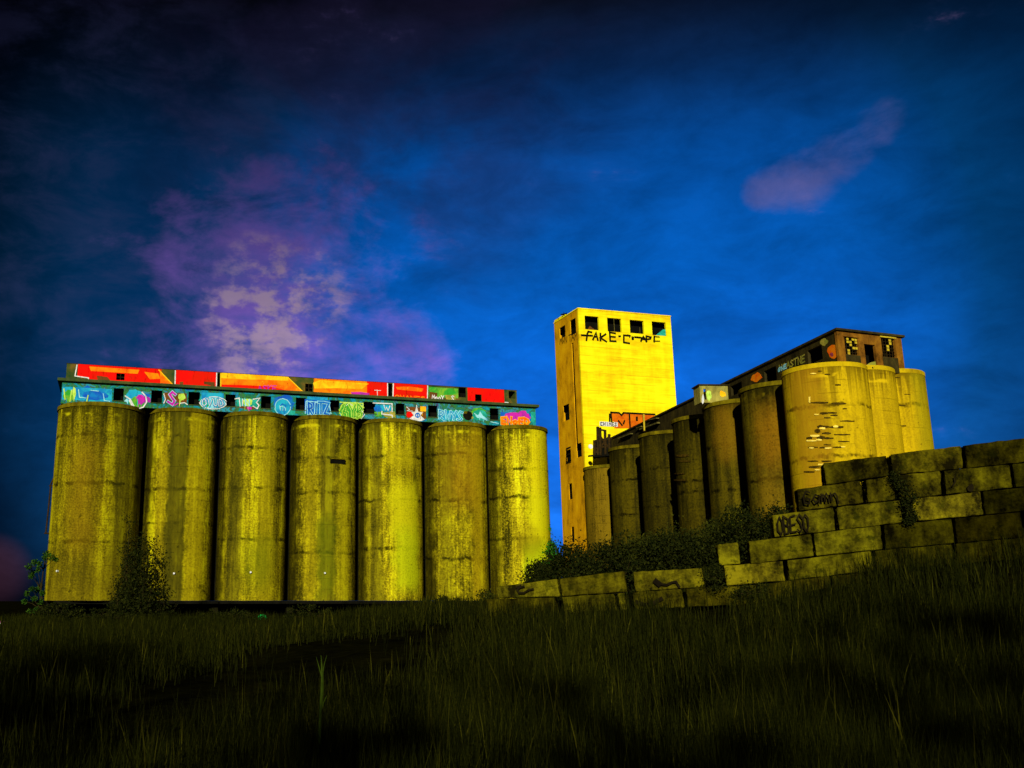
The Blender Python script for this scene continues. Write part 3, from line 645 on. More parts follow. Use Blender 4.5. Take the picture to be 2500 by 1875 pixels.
# ------------------------------------------------------------------ tower
YT = 156.0
tc = at(1411, 754, YT); base_z = 1.0
A16 = math.radians(15.5)
ef = Vector((math.cos(A16), math.sin(A16), 0)); el = Vector((-math.sin(A16), math.cos(A16), 0))
pf = Plane((tc.x, tc.y, 0), ef); ptl = pf.uv(1637, 775)[0]; TW = ptl; ZT = tc.z
ps = Plane((tc.x + el.x * 30, tc.y + el.y * 30, 0), -el)     # left face: u runs from far to near
uface = lambda d: 30 - d
us_far = ps.uv(1353, 800)[0]; TD = 30 - us_far
t = thing('elevator_tower', 'tall bright yellow concrete elevator tower with four square windows under its roof', 'tower', (tc.x + ef.x * TW / 2, tc.y + ef.y * TW / 2, base_z))
FW = [(1428, 772, 1462, 805), (1483, 777, 1517, 810), (1538, 782, 1572, 814), (1592, 786, 1626, 819)]
hf = [rect_px(pf, *w) for w in FW]
mb = MB(); wall_holes(mb, pf, 0, TW, base_z, ZT, hf, .4); mb.build('front_wall', M['tower'], t)
SW = [(1366, 797, 1380, 825), (1392, 779, 1406, 817), (1375, 988, 1390, 1027), (1408, 1082, 1420, 1116), (1389, 1180, 1397, 1219), (1395, 1286, 1402, 1324), (1381, 1098, 1394, 1128)]
hs = [rect_px(ps, *w) for w in SW]
uslot0, vs0 = ps.uv(1396, 838); uslot1, vs1 = ps.uv(1411, 1100)
uc = (uslot0 + uslot1) / 2
hs.append((uc - .34, uc + .34, vs1, vs0))
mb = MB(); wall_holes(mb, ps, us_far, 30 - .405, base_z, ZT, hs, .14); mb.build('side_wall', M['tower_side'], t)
mb = MB()
pr = Plane(pf.pt(TW, 0, 0), el); wall_holes(mb, pr, .405, TD, base_z, ZT, [], .4)
pbk = Plane(pf.pt(TW - .405, 0, -TD), -ef); wall_holes(mb, pbk, 0, TW - .81, base_z, ZT, [], .4, -.0)
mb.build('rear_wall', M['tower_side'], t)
mb = MB(); mb.box(pf.pt(-.08, ZT + .003, .08), ef * (TW + .16), el * (TD + .16), Vector((0, 0, .22))); mb.build('roof_slab', M['tower'], t, bevel=.03)
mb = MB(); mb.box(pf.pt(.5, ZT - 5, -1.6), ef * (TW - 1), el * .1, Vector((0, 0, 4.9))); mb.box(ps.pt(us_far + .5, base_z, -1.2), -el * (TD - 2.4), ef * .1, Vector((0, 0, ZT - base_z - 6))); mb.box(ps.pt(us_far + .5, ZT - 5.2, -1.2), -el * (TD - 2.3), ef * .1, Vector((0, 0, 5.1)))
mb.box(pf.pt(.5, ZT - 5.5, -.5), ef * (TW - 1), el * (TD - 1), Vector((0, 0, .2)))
mb.build('dark_backing', M['shade_black'], t)  # dark sheets added inside to keep the tower openings black
# stair head rising behind the roof line
pz = at(1362, 757, 0 + (tc.y + el.y * TD * .86)); 
mb = MB(); o = ps.pt(us_far + .02, ZT + .226, -.06); zp = .42
mb.box(Vector((o.x, o.y, ZT + .226)), ef * 3.4, -el * (TD * .42), Vector((0, 0, zp))); mb.build('stair_head', M['tower'], t, bevel=.02)
for k, h in enumerate(hf):   # remains of glazing bars and a painted board in the last window
    if k in (1, 2):
        mb = MB(); u = h[0] + (h[1] - h[0]) * (.5 if k == 1 else .72); mb.box(pf.pt(u, h[2], -.15), ef * .07, el * .06, Vector((0, 0, (h[3] - h[2]) * (1 if k == 1 else .5)))); mb.build('glazing_bar', M['plank'], t)
h = hf[3]; mb = MB(); pts = [pf.pt(h[0] + .7, h[2], -.2), pf.pt(h[1], h[2], -.2), pf.pt(h[1], h[2] + 1.3, -.2), pf.pt(h[1] - .5, h[2] + 1.2, -.2)]
mb.poly(pts); mb.poly([q + el * .05 for q in pts[::-1]]); mb.build('window_board', M['teal'], t)
h = hf[0]; mb = MB(); pts = [pf.pt(h[0] + .5, h[2], -.2), pf.pt(h[1] - .5, h[2], -.2), pf.pt(h[0] + 1.0, h[2] + .7, -.2)]; mb.poly(pts); mb.poly([q + el * .05 for q in pts[::-1]]); mb.build('window_board', M['brown'], t)
# writing under the windows
mb = MB(); BW = .33
for ch, x0, x1, y0, y1 in (('f', 1422, 1446, 810, 830), ('A', 1448, 1460, 813, 829), ('K', 1463, 1481, 814, 832), ('E', 1487, 1504, 812, 832), ('.', 1507, 1517, 816, 826), ('C', 1520, 1537, 818, 836), (':', 1540, 1549, 820, 830), ('-', 1550, 1564, 818, 828), ('A', 1564, 1577, 821, 832), ('P', 1577, 1589, 821, 834), ('I', 1592, 1602, 821, 833)):
    write(mb, pf, ch, [(x0, y0), (x1, y0 + 1), (x1, y1 + 1), (x0, y1)], BW, 0, .03, .08)
for pts in ([(1597, 822), (1609, 823)], [(1596, 833), (1610, 833)], [(1532, 818), (1537, 819), (1537, 824)]): stroke(mb, pf, pts, .2, .03)
mb.build('graffiti', M['black'], t)['label'] = 'black spray painted capitals under the top windows'
mb = MB(); write(mb, ps, 'MWN', [(1367, 826), (1385, 822), (1385, 836), (1367, 840)], .16, .1, .03); write(mb, ps, 'TAM', [(1388, 819), (1410, 810), (1410, 828), (1388, 834)], .13, .1, .03)
mb.build('graffiti', M['black'], t)
mb = MB(); pst = Plane(Vector((o.x, o.y, 0)) + el * .0, -el)
for pts in ([(1374, 772), (1364, 790)], [(1363, 777), (1366, 786)], [(1370, 768), (1384, 766)], [(1377, 763), (1377, 774)], [(1383, 764), (1384, 772)]): stroke(mb, pst, pts, .22, .03)
mb.build('graffiti', M['black'], t)
# low pieces: white name tag and the orange block letters
r = MB(); decal(r, pf, [(1464, 1029), (1508, 1031), (1508, 1042), (1464, 1040)], .03, .025); gb = r.build('graffiti', M['white'], t); gb['label'] = 'white tag reading CHIMES'
mb = MB(); write(mb, pf, 'CHIMES', [(1465, 1030.5), (1506, 1032.5), (1506, 1040.5), (1465, 1038.5)], .12, .3, .05, .03); mb.build('lettering', M['black'], gb)
r = MB(); decal(r, pf, [(1493, 1008), (1512, 1009), (1517, 1015), (1524, 1009), (1575, 1011), (1598, 1013), (1592, 1046), (1500, 1046), (1500, 1030), (1493, 1028)], .02, .015); gb = r.build('graffiti', M['tag_orange'], t); gb['label'] = 'orange block letters with black outline'
mb = MB()
for pts in ([(1491, 1007), (1511, 1008), (1517, 1014), (1522, 1008), (1598, 1012)], [(1491, 1007), (1493, 1029)], [(1536, 1010), (1538, 1044)], [(1570, 1011), (1571, 1034)], [(1510, 1028), (1518, 1038)], [(1522, 1034), (1524, 1028)], [(1488, 1012), (1488, 1028)]): stroke(mb, pf, pts, .3, .04)
decal(mb, pf, [(1552, 1017), (1557, 1017), (1557, 1028), (1552, 1028)], .06, .02); mb.build('lettering', M['black'], gb)
# E shaped hole outline on the side
mb = MB(); write(mb, ps, 'E', [(1382, 1096), (1394, 1091), (1394, 1126), (1382, 1130)], .3, 0, .03); mb.build('graffiti', M['black'], t)

# ------------------------------------------------------------------ right bank
RR = 4.2; RF = 3.85
fc_d = 93.0
def left_tangent_px(cx, cy, R, py):
    c = math.hypot(cx, cy); a = math.atan2(cx, cy) - math.asin(R / c)
    d = Vector((math.sin(a), math.cos(a), 0)); Lh = math.sqrt(c * c - R * R)
    # at elevation of the rim seen at py: iterate z from pixel row
    z = at(CX, py, 1.0).z - EYE
    f = cT * d.y * Lh
    return CX + F * d.x * Lh / (d.y * Lh * cT + 0), None
# F from its own left edge and width
def centre_from_left(px, py, Y, R):
    """centre at depth about Y whose left silhouette passes through the pixel"""
    p = at(px, py, Y); h = Vector((p.x, p.y, 0)); d = h.normalized(); rt = Vector((d.y, -d.x, 0))
    return h + rt * R
cF = centre_from_left(1906, 908, fc_d, RF); HR = at(2050, 882, cF.y - RF).z
def depth_for(py, z):   # depth at which height z is seen at row py (column near the middle of the row)
    d = ray(1600, py); return (z - EYE) / d.z * d.y
yA = depth_for(1098, HR)
yA0 = yA + 9.0
cA = centre_from_left(1486, 1098, yA, RR)
dirR = (cA - cF).normalized(); LR = (cA - cF).length
def find(px, py):
    lo, hi = -.05, 1.2
    best = min((abs(proj(Vector((*( (lambda c: (c - Vector((c.y, -c.x, 0)).normalized() * RR))(cF + dirR * LR * s))[:2], at(px, py, (cF + dirR * LR * s).y).z)))[0] - px), s) for s in [lo + (hi - lo) * k / 500 for k in range(501)])
    return best[1]
RG = 'grain silos of the right bank'
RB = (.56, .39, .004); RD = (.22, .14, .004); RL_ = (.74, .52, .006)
SB = (.07, .056, .003); SD = (.012, .011, .002); SL = (.13, .10, .003)  # tones of the long row, darkened with its shade
M['near_rim'] = concrete('near_rim_concrete', (.52, .37, .004), (.25, .17, .004), (.7, .5, .005), 1.2, .3)
specs = [('E', 1805, 945, 'orange stained grain silo standing directly behind the big cratered corner silo', SB, [(-1.0, 1.6, 17, 3, 1.2, (.26, .13, .004), .8), (-1.5, 1.2, 8, 5, 1, (.25, .15, .005), .6)]),
         ('D', 1715, 985, 'grain silo carrying the small pale hatch house on its roof', SB, [(-1.2, 1.4, 19, 3, 1.0, (.22, .12, .004), .7), (-1, 1.5, 5, 4, 1.5, (.08, .13, .004), .6)]),
         ('C', 1641, 1025, 'narrow dark grain silo with broken ledges on it, left of the hatch house silo', SB, []),
         ('B', 1559, 1062, 'dark grain silo in the middle of the shaded row below the pale pipe', SB, []),
         ('A', 1486, 1098, 'dark grain silo under the broken planks beside the ruined machinery', SB, [])]
silosR = {}
pos = {'F': cF}
for nm, px, py, *_ in specs: pos[nm] = cF + dirR * LR * find(px, py)
pos['A'] = cA
pos['Z'] = cA + (pos['A'] - pos['B'])
print('RIGHT', HR, cF, cA, LR, {k: tuple(round(x, 1) for x in v) for k, v in pos.items()}, yA)
zR = 1.2
toCam = Vector((0, -1, 0))
mF = silo_mat('corner_silo_concrete', RB, RD, RL_, HR - zR, [(-3.6, 1.6, 14, 14, .9, (.30, .15, .005), .75), (-4, 2.2, 2, 6, 2, (.16, .15, .004), .8)], 3.1, .8, (HR - zR - 4.1, HR - zR - 9))
silosR['F'] = silo('grain_silo', 'big cratered yellow grain silo at the near corner of the right bank', RG, cF.x, cF.y, zR, HR, RF, toCam, mF, rim=M['near_rim'])
perp = Vector((-dirR.y, dirR.x, 0)); perp = perp if perp.x > 0 else -perp
cG = Vector((*at(2182, 1000, cF.y + 2.6)[:2], 0)) - Vector((RF, 0, 0)) * .995
cH = Vector((*at(2254, 1000, cF.y + 5.0)[:2], 0)) - Vector((RF, 0, 0)) * .995
mG = silo_mat('middle_end_silo_concrete', RB, RD, RL_, HR - zR, [], 4.4, .7, ())
mH = silo_mat('far_end_silo_concrete', tuple(x * .9 for x in RB), RD, RL_, HR - zR, [(2.5, 1.6, 14, 14, .8, (.34, .30, .005), .6)], 5.2, .9, (HR - zR - 3.2, HR - zR - 9, HR - zR - 12))
silosR['G'] = silo('grain_silo', 'smooth grain silo squeezed between the two outer silos of the near end', RG, cG.x, cG.y, zR, HR + .3, RF, toCam, mG, rim=M['near_rim'])
silosR['H'] = silo('grain_silo', 'outermost grain silo on the right, its edge ragged against the sky', RG, cH.x, cH.y, zR, HR + .55, RF, toCam, mH, rim=M['near_rim'])
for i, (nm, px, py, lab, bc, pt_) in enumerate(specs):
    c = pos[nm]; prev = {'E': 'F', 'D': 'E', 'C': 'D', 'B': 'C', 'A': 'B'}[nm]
    kk = {'E': 1.15, 'D': .95, 'C': .7, 'B': .68, 'A': .72}[nm]; bc = tuple(q * kk for q in bc); SLk = tuple(q * kk for q in SL)  # deeper towards the tower: the row's shade is painted into the base tone
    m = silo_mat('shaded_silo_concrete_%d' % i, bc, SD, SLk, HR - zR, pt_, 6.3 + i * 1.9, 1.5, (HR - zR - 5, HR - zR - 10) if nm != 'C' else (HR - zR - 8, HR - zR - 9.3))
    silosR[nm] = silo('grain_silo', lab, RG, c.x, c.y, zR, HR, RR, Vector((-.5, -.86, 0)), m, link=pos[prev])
m = silo_mat('tower_foot_silo_concrete', (.20, .13, .005), SD, SL, HR - zR, [], 21.0, 1.0, ())
c = pos['Z']; silosR['Z'] = silo('grain_silo', 'dark grain silo at the far end, touching the foot of the tower', RG, c.x, c.y, zR, HR - 1.2, RR, Vector((-.5, -.86, 0)), m, link=pos['A'])

# craters in the near silos: hollows and fresh scars hugging the curve
def scars(s, R, items, m, name, th=.05):
    for (px, py, w, h) in items:
        mb = MB()
        n = max(2, int(w / 9) + 2); top, bot = [], []
        for k in range(n):
            x = px - w / 2 + w * k / (n - 1); tap = .35 + .65 * math.sin(pi * (k + .5) / n)
            top.append((x, py - h / 2 * tap * rnd.uniform(.6, 1.3))); bot.append((x, py + h / 2 * tap * rnd.uniform(.6, 1.3)))
        P = lambda q, o: (lambda pn: pn[0] + pn[1] * o)(on_silo(s, R, None, *q))
        for k in range(n - 1):
            mb.poly([P(bot[k], th), P(bot[k + 1], th), P(top[k + 1], th), P(top[k], th)])
            mb.poly([P(top[k], th), P(top[k + 1], th), P(top[k + 1], -.1), P(top[k], -.1)]); mb.poly([P(bot[k + 1], th), P(bot[k], th), P(bot[k], -.1), P(bot[k + 1], -.1)])
        mb.build(name, m, s)
hol = [(2000, 983, 44, 5), (2048, 985, 36, 5), (2030, 1008, 26, 4), (2012, 1009, 20, 6), (2020, 1020, 16, 4), (2068, 1028, 36, 4), (2010, 1042, 30, 9), (2042, 1043, 34, 7), (1996, 1052, 14, 10), (2018, 1058, 22, 5), (2056, 1061, 40, 4), (2004, 1068, 20, 8), (2024, 1070, 22, 5), (2060, 1078, 28, 4), (2020, 1086, 18, 4), (1985, 1092, 24, 4), (2014, 1093, 26, 5), (2048, 1092, 30, 4), (1985, 1126, 26, 4), (2018, 1126, 24, 5), (1990, 1140, 30, 5), (2046, 940, 14, 5), (2002, 906, 10, 3), (2020, 914, 14, 3), (2062, 998, 10, 4), (1976, 1152, 26, 4), (2036, 1014, 18, 4), (1976, 1070, 14, 6)]
scars(silosR['F'], RF, hol, M['spall'], 'spalled_hollow', .03)
fre = [(1986, 912, 14, 3), (1977, 975, 4, 18), (1994, 1012, 10, 4), (2008, 1046, 14, 6), (2040, 1042, 12, 6), (1990, 1064, 22, 6), (1982, 1076, 24, 5), (2000, 1074, 14, 4), (1982, 1094, 12, 4), (2022, 1094, 16, 4), (2058, 1091, 10, 4), (2006, 1134, 16, 5), (1996, 1147, 12, 3)]
scars(silosR['F'], RF, fre, M['fresh'], 'fresh_scar', .07)
scars(silosR['G'], RF, [(2132, 898, 7, 6)], M['spall'], 'spalled_hollow', .03)
scars(silosR['H'], RF, [(2170, 921, 8, 4), (2188, 922, 18, 2), (2174, 957, 6, 7), (2178, 982, 7, 4), (2199, 1040, 26, 4), (2200, 990, 20, 2), (2215, 963, 14, 2)], M['spall'], 'spalled_hollow', .03)
scars(silosR['H'], RF, [(2170, 927, 8, 4)], M['fresh'], 'fresh_scar', .05)
scars(silosR['C'], RR, [(1668, 1112, 30, 6), (1674, 1126, 26, 4), (1660, 1156, 24, 4), (1662, 1172, 30, 5)], M['spall'], 'broken_ledge', .12)

# --- gallery along the right bank
GY = cF.y - 1.2
gc = at(2042, 807, GY); GT = gc.z
pge = Plane((gc.x, gc.y, 0), (1, .34, 0)); GWid = pge.uv(2203, 850)[0]
back = -pge.n; LGl = 74.0
gdir = dirR
pgl = Plane((gc.x + gdir.x * LGl, gc.y + gdir.y * LGl, 0), -gdir)
t = thing('ruined_gallery', 'long dark ruined brick gallery running back along the right bank roofs to the tower', 'gallery', (gc.x, gc.y, HR))
EW = [(2063, 824, 2096, 866), (2112, 841, 2139, 885), (2153, 826, 2187, 872)]
he = [rect_px(pge, *w) for w in EW]; he[1] = (he[1][0], he[1][1], HR + .05, he[1][3])
mb = MB(); wall_holes(mb, pge, 0, GWid, HR + .01, GT, he, .3); mb.build('end_wall', M['brick'], t)
SWn = [(1972, 848, 2008, 884), (1866, 899, 1896, 934), (1784, 937, 1812, 962)]
hg = [rect_px(pgl, *w) for w in SWn]
mb = MB(); wall_holes(mb, pgl, 0, LGl - .305, HR + .01, GT, hg, .3)
er = pge.pt(GWid, 0); er0 = er + gdir * .32; pgr = Plane((er0.x, er0.y, 0), gdir); wall_holes(mb, pgr, 0, LGl - .305, HR + .01, GT, [], .3)
mb.build('long_wall', M['rgal'], t)
mb = MB(); ga_, gb_ = pge.pt(-.25, GT + .003, .25), pge.pt(GWid + .25, GT + .003, .25); up_ = Vector((0, 0, .22)); fb_ = gdir * (LGl + .4)
mb.hexa([ga_, gb_, gb_ + up_, ga_ + up_], [ga_ + fb_, gb_ + fb_, gb_ + fb_ + up_, ga_ + fb_ + up_]); mb.build('roof_slab', M['rgal'], t)
mb = MB(); mb.box(pgl.pt(.5, HR + .03, -1.2), -gdir * (LGl - 2.5), -pgl.n * .1, Vector((0, 0, GT - HR - .06))); mb.box(pge.pt(.5, HR + .03, -1.7), pge.eu * (GWid - 1), -pge.n * .1, Vector((0, 0, GT - HR - .06))); mb.build('dark_backing', M['shade_black'], t)  # dark sheets added behind the gallery openings as painted interior shade
for k, h in enumerate((he[0], he[2])):   # sooty brick aprons and lintels
    mb = MB(); mb.box(pge.pt(h[0] - .05, HR + .02, .06), pge.eu * (h[1] - h[0] + .1), -pge.n * .058, Vector((0, 0, h[2] - HR - .05))); mb.build('window_apron', M['rgal'], t)
    mb = MB(); mb.box(pge.pt(h[0] - .12, h[3] + .01, .09), pge.eu * (h[1] - h[0] + .24), -pge.n * .087, Vector((0, 0, .16))); mb.build('window_lintel', M['brick'] if k == 0 else M['pane'], t)
def shards(h, cells, nx, ny):
    fr = MB(); w, hh = (h[1] - h[0]), (h[3] - h[2])
    for i in range(1, nx): fr.box(pge.pt(h[0] + w * i / nx - .02, h[2], -.14), pge.eu * .04, -pge.n * .04, Vector((0, 0, hh)))
    for j in range(1, ny): fr.box(pge.pt(h[0], h[2] + hh * j / ny - .02, -.185), pge.eu * w, -pge.n * .04, Vector((0, 0, .04)))
    f = fr.build('window_frame', M['rust'], t)
    mb = MB()
    for i, j in cells: mb.box(pge.pt(h[0] + w * i / nx + .03, h[2] + hh * j / ny + .03, -.1), pge.eu * (w / nx - .06), -pge.n * .02, Vector((0, 0, hh / ny - .06)))
    mb.build('window_pane', M['pane'], f)
shards(he[0], [(1, 5), (1, 4), (3, 5), (4, 5), (4, 4), (2, 3), (2, 4), (3, 2), (1, 1), (1, 0), (4, 2)], 5, 6)
shards(he[2], [(3, 5), (3, 4), (2, 3), (2, 2)], 5, 6)
h = he[1]; mb = MB(); pts = [pge.pt(h[0] + .1, HR + .06, -.12), pge.pt(h[1] - .05, HR + .06, -.12), pge.pt(h[1] - .08, HR + .06 + 1.0, -.12), pge.pt((h[0] + h[1]) / 2, HR + .9, -.12), pge.pt(h[0] + .1, HR + .55, -.12)]
mb.poly(pts); mb.poly([q - pge.n * .06 for q in pts[::-1]]); mb.build('boarding', M['olive_pale'], t)
# faded graffiti on the long wall
def lg(m, pts): mb = MB(); decal(mb, pgl, pts, .02, .015); return mb.build('graffiti', M[m], t)
lg('olive_pale', blob(2012, 835, 9, 9, 14, .2)); lg('orange', blob(2034, 858, 13, 18, 14, .15)); lg('magenta', blob(2031, 866, 5, 5, 10, .2))
lg('orange', blob(1846, 922, 12, 11, 14, .25))
mb = MB(); write(mb, pgl, 'NOASTNE', [(1902, 893), (1966, 866), (1966, 883), (1902, 907)], .16, .15, .03); mb.build('graffiti', M['olive_pale'], t)
mb = MB(); write(mb, pgl, 'GNE', [(1900, 900), (1922, 888), (1922, 898), (1900, 908)], .14, .15, .05); mb.build('graffiti', M['pale_cyan'], t)

# small hatch house on silo D
cD = pos['D']; hp = at(1712, 985, cD.y - 1.5)
hx0, hx1 = at(1709, 962, cD.y - 1.6).x, at(1779, 962, cD.y - 1.6).x; hz = at(1745, 941, cD.y - 1.6).z
t = thing('hatch_house', 'small pale hatch house spattered with yellow paint, standing on a silo roof', 'roof hut', ((hx0 + hx1) / 2, cD.y, HR))
ph = Plane((hx0, cD.y - 1.6, 0), (1, .05, 0)); W = hx1 - hx0
mb = MB(); wall_holes(mb, ph, 0, W, HR + .012, hz, [(.42, .72, HR + .35, hz - .4)], .2); mb.box(ph.pt(0, HR + .012, -.2), ph.eu * .2, -ph.n * 1.7, Vector((0, 0, hz - HR - .012))); mb.box(ph.pt(W - .2, HR + .012, -.2), ph.eu * .2, -ph.n * 1.7, Vector((0, 0, hz - HR - .012)))
mb.build('wall', concrete('hatch_house_concrete', (.30, .27, .05), (.09, .08, .02), (.5, .44, .08), 1.8, .4), t)
mb = MB(); mb.box(ph.pt(-.15, hz + .003, .15), ph.eu * (W + .3), -ph.n * 2.2, Vector((0, 0, .14))); mb.build('roof_slab', M['rgal'], t)
for m, pts in (('lime', blob(1731, 966, 8, 11, 12, .3)), ('yellow', blob(1764, 962, 8, 8, 12, .3)), ('white', blob(1716, 974, 3, 12, 10, .2))):
    mb = MB(); decal(mb, ph, pts, .02, .015); mb.build('graffiti', M[m], t)

# ruined machinery and loose timber at the far end
mc = pos['Z']; Ym = mc.y - 2.4
t = thing('ruined_hoist', 'black wreck of a hoist frame standing at the tower foot end of the right bank', 'machinery', (*at(1470, 1100, Ym)[:2], HR - 1.2))
mb = MB(); P_ = lambda x, y, d=0: at(x, y, Ym + d)
for x, y0, y1 in ((1460, 1042, 1112), (1466, 1044, 1112), (1478, 1050, 1110), (1452, 1075, 1112), (1488, 1060, 1104)): mb.tube([P_(x, y1), P_(x - 1, y0)], .22, 6)
for a, b in (((1450, 1078), (1494, 1070)), ((1448, 1096), (1492, 1088)), ((1458, 1048), (1480, 1052)), ((1452, 1108), (1490, 1062)), ((1436, 1114), (1452, 1112)), ((1462, 1060), (1490, 1100))): mb.tube([P_(*a), P_(*b)], .16, 5)
mb.build('frame', M['rust'], t)
mb = MB(); a = [P_(1453, 1074), P_(1492, 1068), P_(1493, 1112), P_(1452, 1116)]; mb.hexa([a[3], a[2], a[1], a[0]], [q + Vector((0, 1.5, 0)) for q in (a[3], a[2], a[1], a[0])]); mb.build('casing', M['shade_black'], t)
mb = MB(); c_ = P_(1442, 1090, -.4); mb.tube([c_, c_ + Vector((0, .12, 0))], .36, 12); mb.build('disc_plate', M['white'], t)
def mid_gal(px, py): 
    u, v = pgl.uv(px, py); return pgl.pt(u, max(v, HR + .05), .35)
pl_specs = [((1516, 1072), (1546, 1060), .16, 'pale broken plank sticking out nearest to the wrecked hoist'), ((1568, 1050), (1612, 1034), .2, 'long pale plank lying under the foot of the upright pipe'), ((1592, 1026), (1610, 1022), .12, 'short pale plank tilted just above the longest plank'), ((1560, 1046), (1572, 1042), .12, 'tiny grey plank end left of the longest plank')]
for a, b, w, lab in pl_specs:
    pa, pb = pgl.uv(*a), pgl.uv(*b); A_, B_ = pgl.pt(pa[0], pa[1], .5), pgl.pt(pb[0], pb[1], .5); d = (B_ - A_); up = Vector((0, 0, w)) 
    mb = MB(); mb.box(A_, d, pgl.n * -.45, up); o_ = mb.build('loose_plank', M['plank'], None, bevel=.01); tag(o_, lab, 'plank', 'loose planks on the broken roof edge')
A_ = pgl.pt(*pgl.uv(1583, 1054), .6); B_ = pgl.pt(*pgl.uv(1581, 1011), .6)
t = thing('vent_pipe', 'thin pale upright pipe standing on the broken roof edge before the tower', 'pipe', A_)
mb = MB(); mb.tube([A_, B_], .13, 7); mb.build('pipe', M['pane'], t)
mb = MB(); mb.tube([A_ + Vector((0, 0, .02)), A_ + Vector((0, 0, .12))], .28, 8); mb.build('flange', M['rust'], t)

# ------------------------------------------------------------------ stepped wall of concrete blocks
w0, w1 = at(1200, 1466, 27.5), at(2500, 1466, 24.0)
pw = Plane((w0.x, w0.y, 0), (w1 - w0))
def pl_line(pts):
    def f(x):
        if x <= pts[0][0]: a, b = pts[0], pts[1]
        elif x >= pts[-1][0]: a, b = pts[-2], pts[-1]
        else:
            for a, b in zip(pts, pts[1:]):
                if a[0] <= x <= b[0]: break
        return a[1] + (b[1] - a[1]) * (x - a[0]) / (b[0] - a[0])
    return f
L0 = pl_line([(2014, 1130), (2170, 1110), (2180, 1107), (2500, 1068)])
L1 = pl_line([(1960, 1192), (2014, 1185), (2108, 1172), (2182, 1160), (2467, 1133), (2535, 1125)])
L2 = pl_line([(1880, 1258), (1947, 1249), (2108, 1229), (2229, 1217), (2390, 1200), (2500, 1189)])
L3 = pl_line([(1753, 1329), (1886, 1314), (2038, 1296), (2155, 1281), (2400, 1258), (2500, 1248)])
L4 = pl_line([(1212, 1432), (1367, 1412), (1530, 1393), (1548, 1396), (1720, 1386), (1760, 1380), (1850, 1377), (1917, 1368), (2005, 1356), (2132, 1344), (2261, 1333), (2500, 1312)])
L5 = pl_line([(1200, 1462), (1367, 1457), (1530, 1446), (1680, 1436), (1850, 1427), (2000, 1408), (2132, 1395), (2500, 1365)])
L6 = pl_line([(1180, 1508), (1530, 1490), (1850, 1475), (2500, 1420)])
BG = 'concrete blocks of the stepped wall'
blocks = [
 (2012, 2170, L0, L1, .6, 'top course block with a thick black mossy top edge, leftmost of its course'),
 (2178, 2352, L0, L1, .95, 'top course block streaked with black drips, its left end above the hanging vine'),
 (2359, 2530, L0, L1, .42, 'top course block running out of the picture at the far right'),
 (1947, 2107, L1, L2, .9, 'second course block with the cursive tag scrawled across its left end'),
 (2116, 2188, L1, L2, .8, 'short broken block half covered by the hanging vine'),
 (2194, 2300, L1, L2, 1.05, 'mottled second course block immediately right of the hanging vine'),
 (2306, 2468, L1, L2, .8, 'second course block with a small dark hole near its lower edge'),
 (2474, 2640, L1, L2, .34, 'dark second course block at the right edge of the picture'),
 (1886, 2039, L2, L3, 1.15, 'third course end block with rounded letters painted on it'),
 (2046, 2204, L2, L3, 1.15, 'third course block between the lettered end block and the vine'),
 (2228, 2398, L2, L3, 1.75, 'smooth pale yellow block, the cleanest one in the wall'),
 (2404, 2570, L2, L3, .22, 'very dark block right of the smooth pale block'),
 (1753, 1807, L3, L4, 1.35, 'short stubby block standing alone left of the wide black gap'),
 (1830, 1986, L3, L4, .95, 'fourth course block right of the wide black gap'),
 (1989, 2154, L3, L4, 1.15, 'cracked fourth course block under the lettered end block'),
 (2160, 2330, L3, L4, .42, 'brown stained fourth course block half sunk in weeds'),
 (2336, 2500, L3, L4, .18, 'nearly black fourth course block far right among the weeds'),
 (2140, 2330, L4, L5, .5, 'bottom block buried in weeds under the brown stained block'),
 (2336, 2510, L4, L5, .35, 'bottom block buried in weeds at the far right'),
 (1212, 1366, L4, L5, 1.45, 'leftmost wall block with a small curl painted on it'),
 (1369, 1530, L4, L5, .95, 'speckled grey green block second from the left end of the wall'),
 (1548, 1720, L4, L5, 1.35, 'pale lumpy block left of the round weed tuft'),
 (1770, 1917, L4, L5, 1.45, 'bright lumpy block right of the round weed tuft'),
 (1924, 2132, L4, L5, 1.0, 'low block with diagonal broken cracks, partly behind weeds'),
 (1190, 1360, L5, L6, .6, 'sunken bottom block under the leftmost wall block, mostly hidden in grass'),
 (1375, 1506, L5, L6, 1.0, 'bottom course block left of the tall black slit'),
 (1510, 1532, L5, L6, 1.4, 'narrow bright chunk of block beside the tall black slit'),
 (1545, 1670, L5, L6, .95, 'bottom course block with a dark smile shaped gouge'),
 (1676, 1850, L5, L6, .7, 'bottom course block sunk in grass under the round weed tuft'),
 (1858, 2030, L5, L6, .6, 'bottom course block sunk in grass under the bright lumpy block'),
 (2036, 2138, L5, L6, .5, 'bottom course block sunk in grass under the diagonally cracked block'),
]
blk = []
